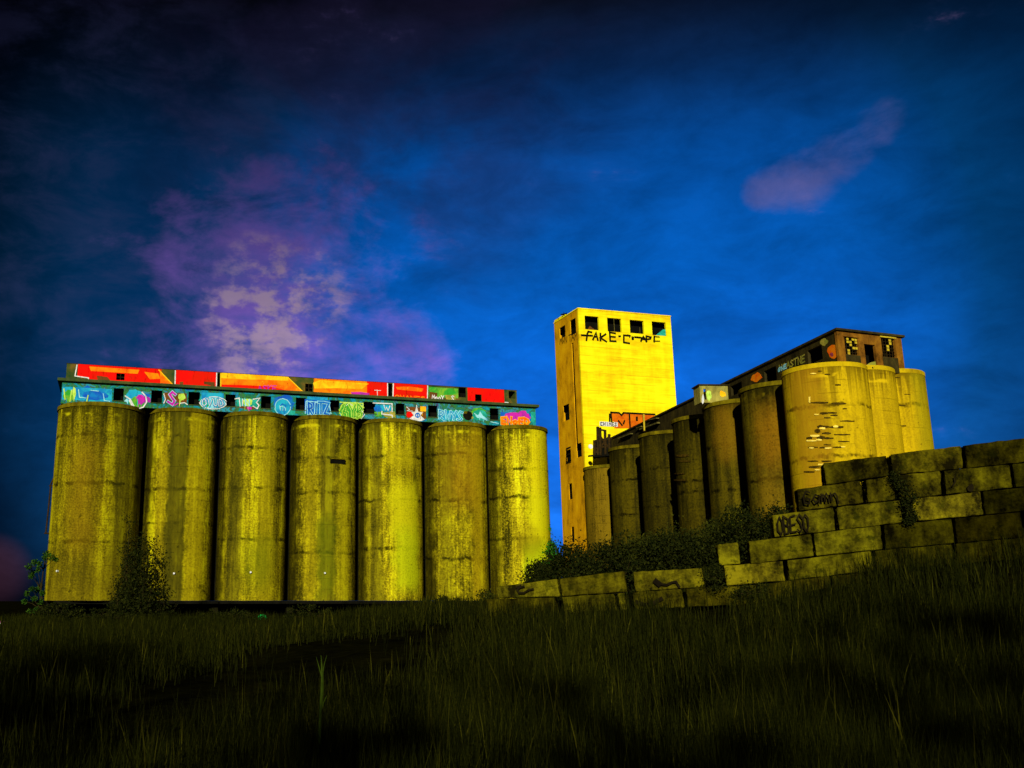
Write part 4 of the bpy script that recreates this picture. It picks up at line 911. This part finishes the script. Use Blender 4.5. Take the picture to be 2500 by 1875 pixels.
for k, (x0, x1, lt, lb, tone, lab) in enumerate(blocks):
    j = lambda: rnd.uniform(-1.2, 1.2)
    xt0, xt1 = x0 - 2 + j(), x1 - 6 + j(); xb0, xb1 = x0 + 4 + j(), x1 + 1 + j()
    q = [(xb0, lb(xb0) - 1.2), (xb1, lb(xb1) - 1.2), (xt1, lt(xt1) + 1.0), (xt0, lt(xt0) + 1.0)]
    fo = rnd.uniform(-.05, .05)
    fr = [pw.pt(*pw.uv(*c_), fo) for c_ in q]; bk = [c_ - pw.n * (.62 + rnd.uniform(-.04, .04)) for c_ in fr]
    mb = MB(); mb.hexa(fr, bk)
    o_ = mb.build('concrete_block', M['block'], None, bevel=.03); o_.color = (tone, tone * rnd.uniform(.95, 1.04), tone, 1)
    tag(o_, lab, 'block', BG)
    # chipped, uneven faces
    sd = o_.modifiers.new('subdiv', 'SUBSURF'); sd.subdivision_type = 'SIMPLE'; sd.levels = sd.render_levels = 3
    tx = bpy.data.textures.get('chip') or bpy.data.textures.new('chip', 'CLOUDS'); tx.noise_scale = .13; tx.noise_depth = 3
    dp = o_.modifiers.new('chip', 'DISPLACE'); dp.texture = tx; dp.texture_coords = 'GLOBAL'; dp.strength = .075; dp.mid_level = .5
    blk.append((o_, fo))
def block_marks(k, build):
    o_, fo = blk[k]; mb = MB(); build(mb, fo + .085); return mb.build('graffiti', M['black'], o_)
block_marks(3, lambda mb, f: write(mb, pw, 'Gamn', [(1953, 1203), (2042, 1191), (2046, 1224), (1957, 1233)], .04, .1, f + .05))
block_marks(8, lambda mb, f: write(mb, pw, 'OBESO', [(1893, 1266), (1972, 1256), (1976, 1296), (1897, 1306)], .04, .1, f, .07))
def curl(mb, f):
    for pts in ([(1280, 1432), (1270, 1434), (1264, 1440), (1268, 1447), (1280, 1447)], [(1282, 1446), (1292, 1440), (1302, 1438)], [(1262, 1434), (1272, 1430)]): stroke(mb, pw, pts, .05, f)
block_marks(19, curl)
def gouge(mb, f):
    stroke(mb, pw, [(1556, 1470), (1574, 1476), (1592, 1475), (1606, 1466), (1614, 1462)], .1, f)
block_marks(27, gouge)
block_marks(21, lambda mb, f: [stroke(mb, pw, [(1604, 1418), (1610, 1426), (1628, 1428), (1640, 1422), (1650, 1420), (1658, 1432)], .06, f), stroke(mb, pw, [(1602, 1420), (1608, 1425)], .14, f)])
block_marks(6, lambda mb, f: [stroke(mb, pw, [(2326, 1166), (2328, 1178), (2322, 1188)], .03, f), decal(mb, pw, blob(2366, 1192, 8, 9, 10, .25), f, .05)])

# ------------------------------------------------------------------ vegetation
def leaf_mesh(name, m, pts, size, parent, origin, flat=.0, aspect=.55):
    n = len(pts); a = nr.normal(size=(n, 3)); a /= np.linalg.norm(a, axis=1, keepdims=True)
    b = nr.normal(size=(n, 3)); b -= a * (a * b).sum(1, keepdims=True); b /= np.linalg.norm(b, axis=1, keepdims=True)
    s = size * nr.uniform(.4, 1.5, (n, 1)); c_ = np.cross(a, b)
    v = np.stack([pts - a * s * .5, pts + b * s * aspect * .5 + c_ * s * .1, pts + a * s * .5, pts - b * s * aspect * .5 + c_ * s * .1], 1).reshape(-1, 3)
    v = v - np.array(origin)
    me = bpy.data.meshes.new(name); me.vertices.add(4 * n); me.vertices.foreach_set('co', v.ravel())
    me.loops.add(4 * n); me.loops.foreach_set('vertex_index', np.arange(4 * n)); me.polygons.add(n)
    me.polygons.foreach_set('loop_start', np.arange(0, 4 * n, 4)); me.update(calc_edges=True); me.materials.append(m)
    o = bpy.data.objects.new(name, me); C.objects.link(o); WO[o.name] = Vector(origin)
    if parent: o.parent = parent; o.location = Vector(origin) - WO[parent.name]
    else: o.location = origin
    return o
M['leaf_dark'] = foliage('dark_leaves', [(0, (.006, .010, .002)), (.5, (.014, .018, .003)), (1, (.03, .034, .004))], .15)
M['leaf_mid'] = foliage('olive_leaves', [(0, (.014, .020, .003)), (.6, (.035, .042, .004)), (1, (.07, .07, .006))], .2)
M['leaf_green'] = foliage('green_leaves', [(0, (.01, .035, .004)), (.6, (.03, .10, .008)), (1, (.08, .16, .01))], .3)
M['leaf_bright'] = foliage('bright_leaves', [(0, (.01, .12, .008)), (.6, (.03, .25, .01)), (1, (.12, .35, .02))], .4)
M['neon'] = paint('fluorescent_green_paint', (.0, .62, .09), (.0, .4, .06), 3)
def plant(name, label, cat, base, h, w, nclump, leaves, size, m, group=None, shape='bush', clump=.22, trunk_r=.06, lean=0.0, depth=None):
    base = Vector(base); t = thing(name, label, cat, base, group); d = depth or w
    mb = MB(); cs = []
    for k in range(nclump):
        while True:
            x, y, z = rnd.uniform(-1, 1), rnd.uniform(-1, 1), rnd.uniform(0, 1)
            if shape == 'spire': lim = (1 - z) ** .7 * .95 + .06
            elif shape == 'bush': lim = math.sqrt(max(0, 1 - (z * 1.0) ** 2)) * (.75 + .25 * min(1, z * 4))
            else: lim = math.sin(pi * min(1, max(0, .12 + z * .86))) ** .7
            if x * x + y * y < lim * lim: break
        cs.append(Vector((base.x + x * w / 2 + lean * z * h, base.y + y * d / 2, base.z + z * h * .97 + .05)))
    top = base + Vector((lean * h, 0, h * .8))
    kn = [base + Vector((0, 0, -.15)), base.lerp(top, .35) + Vector((rnd.uniform(-.1, .1) * w, 0, 0)), base.lerp(top, .7) + Vector((rnd.uniform(-.1, .1) * w, 0, 0)), top]
    mb.tube(kn, [trunk_r, trunk_r * .75, trunk_r * .45, trunk_r * .15], 7)
    for c_ in cs[::max(1, nclump // 26)]:
        f = min(.9, max(.05, (c_.z - base.z) / h * .7)); i = min(2, int(f * 3 / .8 * .8)); st = base.lerp(top, f * .9)
        mb.tube([st, st.lerp(c_, .55) + Vector((0, 0, .05 * h * rnd.random())), c_], [trunk_r * .4, trunk_r * .25, trunk_r * .08], 5)
    P = []
    cr = clump * min(w, h) 
    for c_ in cs:
        n = max(6, int(leaves / nclump * rnd.uniform(.5, 1.5))); q = nr.normal(size=(n, 3)) * np.array([cr, cr, cr * .8]) * rnd.uniform(.45, .8)
        P.append(q + np.array(c_))
    for k in range(int(10 + nclump * .12)):
        c_ = rnd.choice(cs); q1 = c_ + Vector((rnd.uniform(-.5, .5) * w * .3, rnd.uniform(-.3, .3) * d * .3, h * rnd.uniform(.08, .3)))
        mb.tube([c_, c_.lerp(q1, .5) + Vector((rnd.uniform(-.05, .05) * h, 0, 0)), q1], [trunk_r * .2, trunk_r * .14, trunk_r * .05], 4)
        f = nr.random((26, 1)); P.append(np.array(c_) * (1 - f) + np.array(q1) * f + nr.normal(size=(26, 3)) * cr * .22)
    P = np.concatenate(P); P[:, 2] = np.maximum(P[:, 2], base.z - .05)
    mb.build('trunk' if cat == 'tree' else 'stem', M['bark'], t)
    leaf_mesh('crown' if cat == 'tree' else 'foliage', m, P, size, t, base)
    return t
def gpt(px, Y, dz=0.0):
    X = at(px, 1466, Y).x; return Vector((X, Y, float(hgt(X, Y)) + dz))
def topz(py, px, Y): return at(px, py, Y).z
def shrub(px, ptop, pw_, Y, label, n=40, leaves=2500, size=.16, m='leaf_dark', group='scrub in front of the right bank', name='shrub', cat='shrub', **kw):
    b = gpt(px, Y); h = topz(ptop, px, Y) - b.z; w = pw_ / 2399 * Y
    return plant(name, label, cat, b, h, w, n, leaves, size, M[m], group, depth=min(w, 5), **kw)
# tree in front of the second silo, and the sparse one at the left edge
b = gpt(352, 88); plant('slender_tree', 'dark slender tree growing up between the first two silos', 'tree', b, topz(1300, 350, 88) - b.z, 5.4, 110, 9500, .2, M['leaf_dark'], None, 'spire', .15, .14)
b = gpt(306, 89); plant('slender_tree', 'taller wispy sapling with a tuft at its tip, in the gap after the first silo', 'tree', b, topz(1228, 306, 89) - b.z, 2.6, 46, 3000, .17, M['leaf_dark'], None, 'spire', .2, .09)
b = gpt(96, 70)
t = thing('sparse_tree', 'sparse tree with round leaf clumps against the sky at the left edge', 'tree', b)
mb = MB(); P = []
cl = [(70, 1384, 10), (84, 1372, 9), (96, 1376, 9), (78, 1398, 9), (92, 1392, 8), (114, 1352, 10), (124, 1360, 11), (136, 1366, 9), (110, 1362, 8), (66, 1450, 8), (78, 1438, 9), (92, 1440, 9), (104, 1448, 8), (60, 1468, 7), (84, 1462, 8), (98, 1470, 8), (90, 1490, 9), (72, 1492, 7), (104, 1500, 9), (76, 1408, 7), (100, 1430, 7)]
cen = [at(x, y, 70 + rnd.uniform(-.8, .8)) for x, y, r in cl]
st = [b, at(103, 1490, 70), at(100, 1440, 70), at(106, 1390, 70), at(116, 1362, 70)]
mb.tube(st, [.1, .08, .06, .04, .02], 6)
for (x, y, r), c_ in zip(cl, cen):
    s_ = min(st, key=lambda q: abs(q.z - c_.z + .8)); mb.tube([s_, s_.lerp(c_, .6) + Vector((0, 0, .1)), c_], [.03, .02, .008], 5)
    n = 110; q = nr.normal(size=(n, 3)); q /= np.linalg.norm(q, axis=1, keepdims=True); P.append(np.array(c_) + q * (r / 2399 * 70) * nr.uniform(.3, 1, (n, 1)))
mb.build('trunk', M['bark'], t); leaf_mesh('crown', M['leaf_green'], np.concatenate(P), .14, t, b)
shrub(64, 1512, 96, 55, 'low rounded dark bush at the left edge beside the glowing lamp', 40, 2600, .14, group=None)
shrub(150, 1476, 130, 66, 'dark bush masking the foot of the leftmost silo', 40, 2600, .16, group=None)
# scrub between block wall and right bank
for px, pt_, w, Y, lab, m in (
    (1352, 1322, 52, 62, 'upright bright green bush in the strip of sky', 'leaf_bright'),
    (1322, 1360, 90, 58, 'dark ragged bush overlapping the foot of the brightest silo', 'leaf_dark'),
    (1400, 1322, 150, 50, 'dark bush before the foot of the tower', 'leaf_dark'),
    (1495, 1318, 190, 44, 'dark bush above the speckled grey green block', 'leaf_dark'),
    (1590, 1302, 180, 48, 'loose bush before the shaded silos, right of the tower foot', 'leaf_mid'),
    (1664, 1296, 200, 44, 'widest dark bush above the pale lumpy block', 'leaf_dark'),
    (1748, 1282, 180, 46, 'olive bush behind the round weed tuft', 'leaf_mid'),
    (1830, 1248, 190, 42, 'tall dark bush behind the wide black gap in the wall', 'leaf_dark'),
    (1905, 1235, 120, 40, 'dark bush behind the lettered end block', 'leaf_dark'),
    (1620, 1285, 190, 60, 'hazy olive thicket high against the shaded silos', 'leaf_mid')):
    shrub(px, pt_, w, Y, lab, 95, 13000, .13 if Y > 43 else .11, m, clump=.17)
shrub(1186, 1432, 44, 60, 'small weed bush by the foot of the rusty brown silo', 24, 800, .14, 'leaf_mid', None)
for px, pt_, w, Y, lab in ((560, 1486, 150, 62, 'low weedy scrub below the third silo, left of the green boulder'), (770, 1478, 190, 66, 'low weedy scrub below the slotted silo, right of the green boulder'),
        (930, 1484, 150, 60, 'low weedy scrub below the silo with yellow green patches'), (1075, 1462, 150, 58, 'weedy scrub below the rusty brown silo at the end of the block wall'), (260, 1490, 170, 64, 'low weedy scrub at the foot of the slender tree')):
    shrub(px, pt_, w, Y, lab, 50, 2600, .13, 'leaf_dark', 'scrub at the foot of the left bank', clump=.2)
# tufts and vine on the wall
def wall_plant(name, label, pts, n, size, m, off=.1):
    c0 = pw.pt(*pw.uv(*pts[-1][:2]), off); t = thing(name, label, 'plant', c0)
    P = []; mb = MB(); ctr = [pw.pt(*pw.uv(x, y), off + .1) for x, y, r in pts]
    mb.tube([c0 - pw.n * .3] + ctr[::-1] if len(ctr) > 1 else [c0 - Vector((0, 0, .4)), c0], .012, 5)
    for (x, y, r), c_ in zip(pts, ctr):
        rr = r / 2399 * 26
        q = nr.normal(size=(n, 3)) * np.array([rr, rr * .6, rr]) * .5; P.append(q + np.array(c_))
    mb.build('stem', M['bark'], t); leaf_mesh('foliage', M[m], np.concatenate(P), size, t, c0)
wall_plant('weed_tuft', 'round dark weed tuft growing over the wall joint', [(1744, 1402, 26), (1738, 1418, 26), (1750, 1424, 24), (1746, 1392, 18)], 260, .06, 'leaf_dark', .15)
wall_plant('hanging_vine', 'dark vine hanging down the stepped wall beside the smooth pale block', [(2176, 1164, 10), (2186, 1178, 16), (2200, 1192, 20), (2212, 1206, 22), (2222, 1218, 16), (2208, 1232, 16), (2214, 1248, 14), (2218, 1264, 14), (2212, 1274, 12), (2226, 1262, 10)], 150, .055, 'leaf_dark', .12)
wall_plant('weed_tuft', 'dark weed clump low before the bright lumpy block', [(1818, 1440, 20), (1800, 1450, 22), (1838, 1448, 22), (1860, 1440, 16)], 160, .07, 'leaf_dark', .4)

# neon green scrap and bright patch by the basement
q = at(640, 1505, 72.0); gz = float(hgt(q.x, q.y))
t = thing('painted_boulder', 'small boulder sprayed bright green among the weeds at the foot of the left bank', 'boulder', (q.x, q.y, gz))
def rock(c_, r, sd):
    r2 = random.Random(sd); mb = MB(); nu, nv = 10, 7; g_ = []
    for j in range(nv + 1):
        row = []
        for i in range(nu):
            a, e_ = 2 * pi * i / nu, pi * (j / nv - .5); k = r * (1 + r2.uniform(-.14, .14)); row.append(Vector((c_.x + k * math.cos(a) * math.cos(e_), c_.y + k * math.sin(a) * math.cos(e_), c_.z + k * .85 * math.sin(e_))))
        g_.append(row)
    for j in range(nv):
        for i in range(nu): l = (i + 1) % nu; mb.poly([g_[j][i], g_[j][l], g_[j + 1][l], g_[j + 1][i]])
    return mb
rock(Vector((q.x, q.y, q.z - .15)), .36, 3).build('stone', M['neon'], t, smooth=True)
rock(Vector((q.x - .7, q.y + .1, q.z - .2)), .22, 5).build('stone', M['green'], t, smooth=True)
mb = MB(); mb.tube([(q.x, q.y, gz - .2), (q.x, q.y, q.z - .2)], [.5, .3], 8); mb.build('rubble_heap', M['base_wall'], t)

# lamp glow at the left edge
q = at(10, 1538, 60.0)
t = thing('floodlight', 'white glowing lamp low at the left edge of the field', 'lamp', (q.x, q.y, float(hgt(q.x, q.y))))
g = NG('lamp_lens'); g.b.inputs['Emission Color'].default_value = (1, .93, .95, 1); g.b.inputs['Emission Strength'].default_value = .55; g.color((.5, .5, .5))
mb = MB(); mb.cbox(q, (.42, 0, 0), (0, .06, 0), (0, 0, .42)); mb.build('lens', g.m, t, bevel=.05)
mb = MB(); mb.cbox(q + Vector((0, .2, 0)), (.5, 0, 0), (0, .13, 0), (0, 0, .5)); mb.build('housing', M['magenta'], t, bevel=.05)
mb = MB(); mb.tube([(q.x, q.y + .2, float(hgt(q.x, q.y)) - .1), (q.x, q.y + .2, q.z - .4)], .06, 7); mb.build('stand', M['rust'], t)

# grass field
def grass(name, n, ymin, ymax, hm, wid, m, seed, plume=0.0, power=1.0, clip=None):
    r = np.random.default_rng(seed)
    Y = ymin * (ymax / ymin) ** (r.random(n) ** power)
    X = Y * r.uniform(-.47, .74, n) + r.uniform(-1.5, 1.5, n)
    # clumping
    cl = np.sin(X * 1.9 + 3 * np.sin(Y * .35)) + np.sin(X * .83 - Y * .41 + 1.3) + r.normal(size=n) * .7
    big = np.sin(X * .5 + 1.1 * np.sin(Y * .22 + .4)) + np.sin(X * .23 - Y * .17 + 2.0)
    keep = (cl > -.9) & (big + r.normal(size=n) * .45 > -.8)
    wx, wy = w0.x, w0.y; du = pw.eu; s_ = (X - wx) * pw.n.x + (Y - wy) * pw.n.y; u_ = (X - wx) * du.x + (Y - wy) * du.y
    keep &= ~((s_ < .08) & (s_ > -.95) & (u_ > -.3))
    bigk = big[keep]; X, Y, cl = X[keep], Y[keep], cl[keep]; n = len(X)
    Z = hgt(X, Y) - .03
    H = hm * r.uniform(.45, 1.3, n) * (1 + .16 * np.clip(bigk, -1, 1.5)) * (1 + .13 * np.clip(cl, -1, 2)); H = np.where(Y > 20, H * .85, H) * (.72 + .28 * sm(4, 10, Y)); sw = (X - wx) * pw.n.x + (Y - wy) * pw.n.y; uw = (X - wx) * du.x + (Y - wy) * du.y; H = H * np.where((sw > 0) & (sw < 2.2) & (uw > -1), 1.25, 1) * np.where((sw < 0) & (uw > -1) & (sw > -14), .45, 1)
    a = r.uniform(0, 2 * np.pi, n); lean = H * r.uniform(.02, .30, n); W = wid * r.uniform(.6, 1.4, n) * np.clip(Y / 14, .8, 3.2)
    dx, dy = np.cos(a) * lean, np.sin(a) * lean; sa = r.normal(size=n) * .5; wx_, wy_ = np.cos(sa) * W / 2, np.sin(sa) * W / 2
    rows = []
    for f, k in ((0, 1.0), (.4, .9), (.78, .6)):
        kk = k * (1 + (plume * 2.0 if f > .7 else 0)); c_ = f ** 1.8
        rows.append(np.stack([X + dx * c_ - wx_ * kk, Y + dy * c_ - wy_ * kk, Z + H * f], 1)); rows.append(np.stack([X + dx * c_ + wx_ * kk, Y + dy * c_ + wy_ * kk, Z + H * f], 1))
    rows.append(np.stack([X + dx, Y + dy, Z + H], 1))
    V = np.stack(rows, 1).reshape(-1, 3); b_ = np.arange(n)[:, None] * 7
    quads = np.concatenate([b_ + np.array([[0, 1, 3, 2]]), b_ + np.array([[2, 3, 5, 4]])], 1).reshape(-1, 4); tris = b_ + np.array([[4, 5, 6]])
    me = bpy.data.meshes.new(name); me.vertices.add(len(V)); me.vertices.foreach_set('co', V.ravel())
    li = np.concatenate([quads.ravel(), tris.ravel()]); me.loops.add(len(li)); me.loops.foreach_set('vertex_index', li)
    me.polygons.add(len(quads) + n); me.polygons.foreach_set('loop_start', np.concatenate([np.arange(len(quads)) * 4, len(quads) * 4 + np.arange(n) * 3]))
    me.update(calc_edges=True); me.materials.append(m)
    o = bpy.data.objects.new(name, me); C.objects.link(o); return o
G1 = foliage('reed_blades', [(0, (.003, .004, .0008)), (.45, (.0085, .0105, .0012)), (.85, (.017, .020, .0018)), (1, (.034, .036, .002))], .2)
G2 = foliage('dry_stalks', [(0, (.010, .010, .001)), (.6, (.024, .024, .002)), (1, (.06, .058, .004))], .2)
tag(grass('tall_grass', 280000, 3.2, 75, .6, .0065, G1, 3), 'tall dark olive grass filling the field below the silos', 'grass', kind='stuff')
tag(grass('dry_stalks', 5000, 7.5, 40, .7, .006, G2, 8, .8), 'paler dry stalks standing through the dark grass', 'grass', kind='stuff')
# unseen leaf cloud added on the rise behind the viewpoint to shade the field
def shade_leaves():
    r = np.random.default_rng(77); n = 62000
    x = r.uniform(-60, 60, n); y = r.uniform(-36, -25, n)
    top = 7.6 + 1.3 * np.sin(x * .33 + 1) + .9 * np.sin(x * .81 + 2) + .6 * np.sin(x * 1.9 + .4) + 1.6 * sm(-4, 4, x) + 1.8 * np.exp(-((x + 17) / 5) ** 2)
    z = 6.6 + top * r.random(n) ** 1.7
    cl = np.sin(x * 2.3 + z * 1.1) + np.sin(z * 2.1 - y * 1.7 + 1.0) + r.normal(size=n) * .6
    k = cl > -.7; P = np.stack([x, y, z], 1)[k]
    o = leaf_mesh('leaf_screen', M['leaf_dark'], P, .55, None, (0, -30, 6.5)); tag(o, 'unseen leaf screen added behind the viewpoint to shade the near field', 'leaf_screen', kind='stuff')
shade_leaves()
# single pale weed in the foreground
q = gpt(782, 9.0); zt_ = at(784, 1596, 9.0).z
t = thing('tall_weed', 'single pale forked weed stalk in the grass below the slotted silo', 'plant', q)
mb = MB(); k0 = at(782, 1740, 9.0); mb.tube([q, k0, at(786, 1690, 9.0), at(787, 1650, 9.0), at(784, zt_ and 1600, 9.0)], [.012, .011, .016, .013, .004], 6)
mb.tube([k0, at(790, 1715, 9.0), at(798, 1698, 9.0)], [.008, .006, .003], 5); mb.tube([at(786, 1655, 9), at(778, 1625, 9), at(772, 1604, 9)], [.007, .005, .002], 5); mb.tube([at(787, 1650, 9), at(792, 1620, 9), at(798, 1600, 9)], [.007, .005, .002], 5)
mb.build('stalk', paint('pale_stalk', (.035, .06, .004), (.02, .035, .004), 8), t)

# ------------------------------------------------------------------ light
SE, SA = math.radians(17), math.radians(-11)      # sun behind the viewpoint, a little to the left
sd = Vector((math.sin(SA) * math.cos(SE), -math.cos(SA) * math.cos(SE), math.sin(SE)))   # towards the sun
L = bpy.data.lights.new('sun', 'SUN'); L.energy = 4.6; L.angle = math.radians(.5); L.color = (1, .93, .8)
lo = bpy.data.objects.new('sun', L); C.objects.link(lo); lo.rotation_euler = sd.to_track_quat('Z', 'Y').to_euler(); lo.location = (-20, -60, 60)
W = bpy.data.worlds.new('World'); bpy.context.scene.world = W; W.use_nodes = True
class WG(NG):
    def __init__(s): s.nt = W.node_tree
g = WG(); nt = W.node_tree; bg = nt.nodes['Background']
sky = nt.nodes.new('ShaderNodeTexSky'); sky.sky_type = 'NISHITA'; sky.sun_disc = False; sky.sun_elevation = SE; sky.sun_rotation = math.atan2(sd.x, sd.y)
d = nt.nodes.new('ShaderNodeTexCoord').outputs['Generated']
z = g.sep(d)[2]; x = g.sep(d)[0]
def toward(px, py, a0, a1):
    v = ray(px, py).normalized(); n = nt.nodes.new('ShaderNodeVectorMath'); n.operation = 'DOT_PRODUCT'; nt.links.new(d, n.inputs[0]); n.inputs[1].default_value = v
    return g.rng(n.outputs['Value'], math.cos(math.radians(a1)), math.cos(math.radians(a0)), 0, 1)
bw = nt.nodes.new('ShaderNodeRGBToBW'); nt.links.new(sky.outputs[0], bw.inputs[0])
# clear dusk blue that deepens towards the zenith
tint = g.ramp(z, [(0, (.010, .11, .50)), (.12, (.006, .12, .60)), (.24, (.003, .125, .62)), (.33, (.0015, .125, .58)), (.43, (.002, .115, .54)), (.5, (.005, .04, .175)), (.56, (.009, .013, .036)), (.66, (.002, .003, .008))])
glow = toward(1400, 760, 8, 37)
tint = g.mix(1.0, tint, g.ramp(glow, [(0, (.02, .02, .015)), (.12, (.2, .15, .10)), (.35, (.34, .29, .21)), (.62, (.34, .33, .26)), (.79, (.5, .52, .41)), (.93, (.85, .86, .82)), (1, (1, 1, 1))]), 'MULTIPLY')
n1 = g.noise(g.map(d, (1, 1, 1.5)), 5.5, 7, .6, .4); n2 = g.noise(g.map(d, (1, 1, 2.0), (3, 1, 2)), 11, 6, .65, .3)
n3 = g.noise(g.map(d, (1, 1, 1.6), (5, 2, 7)), 34, 4, .6)
mixn = g.math('ADD', g.math('ADD', g.math('MULTIPLY', n1, 1.5), g.math('MULTIPLY', n2, .9)), g.math('MULTIPLY', n3, .35)); mixn = g.math('SUBTRACT', mixn, .875)
def cloud(*tw, lo=.42, hi=.6, k=.6):
    w_ = toward(*tw[0])
    for q in tw[1:]: w_ = g.math('MAXIMUM', w_, toward(*q))
    return g.rng(g.math('SUBTRACT', g.math('ADD', mixn, g.math('MULTIPLY', w_, k)), k), lo, hi)
cl1 = cloud((680, 780, 0, 13), (880, 900, 0, 8), (470, 660, 0, 4.5), lo=.18, hi=.85)
tint = g.mix(g.math('MULTIPLY', cl1, .85), tint, (.235, .115, .56))
core = g.math('MULTIPLY', cloud((640, 760, 0, 6), (770, 720, 0, 4), (620, 840, 0, 4), lo=.2, hi=.7), g.rng(n3, .42, .62)); tint = g.mix(g.math('MULTIPLY', core, .75), tint, (.46, .33, .42))
cl2 = cloud((1860, 468, 0, 1.5), (1900, 452, 0, 1.9), (1945, 434, 0, 2.2), (1990, 410, 0, 2.3), (2035, 382, 0, 2.2), (2080, 350, 0, 2.1), (2125, 318, 0, 1.9), (2165, 285, 0, 1.6), lo=.1, hi=.95, k=.6); tint = g.mix(g.math('MULTIPLY', cl2, .7), tint, (.14, .13, .36))
cl3 = g.math('MULTIPLY', toward(280, 470, 2, 15), g.rng(n2, .4, .66)); tint = g.mix(g.math('MULTIPLY', cl3, .4), tint, (.030, .032, .10))
cl4 = g.math('MULTIPLY', toward(900, 160, 4, 18), g.rng(n1, .4, .66)); tint = g.mix(g.math('MULTIPLY', cl4, .5), tint, (.020, .016, .06))
cl5 = g.math('MULTIPLY', toward(-20, 1400, 0, 2.4), .28); tint = g.mix(cl5, tint, (.09, .03, .05))
mot = g.rng(n2, .3, .7, .72, 1.28, False); tint = g.mix(1.0, tint, g.comb(mot, mot, mot), 'MULTIPLY')
fac = g.math('MULTIPLY', bw.outputs[0], 2.3)
colr = g.mix(1.0, tint, g.comb(fac, fac, fac), 'MULTIPLY')
nt.links.new(colr, bg.inputs[0]); bg.inputs[1].default_value = .1

sc = bpy.context.scene
sc.view_settings.view_transform = 'Standard'; sc.view_settings.look = 'None'; sc.view_settings.exposure = 0; sc.view_settings.gamma = 1
sc.render.engine = 'CYCLES'; sc.cycles.max_bounces = 5; sc.cycles.diffuse_bounces = 2; sc.cycles.transparent_max_bounces = 4
print('LEFT HT', HT, 'gallery', vb, vt, zt0, vu, [proj(Vector((L_at(k).x, L_at(k).y, EYE)))[0] for k in range(8)], proj(Vector((c7.x, c7.y - RL, HT))))
print('gal ends', plo.uv(160, 934), plo.uv(1300, 993), pup.uv(190, 889), pup.uv(1255, 953), 'tower', ZT, TW, TD)
print('R gallery', HR, GT, GWid, he, hg)
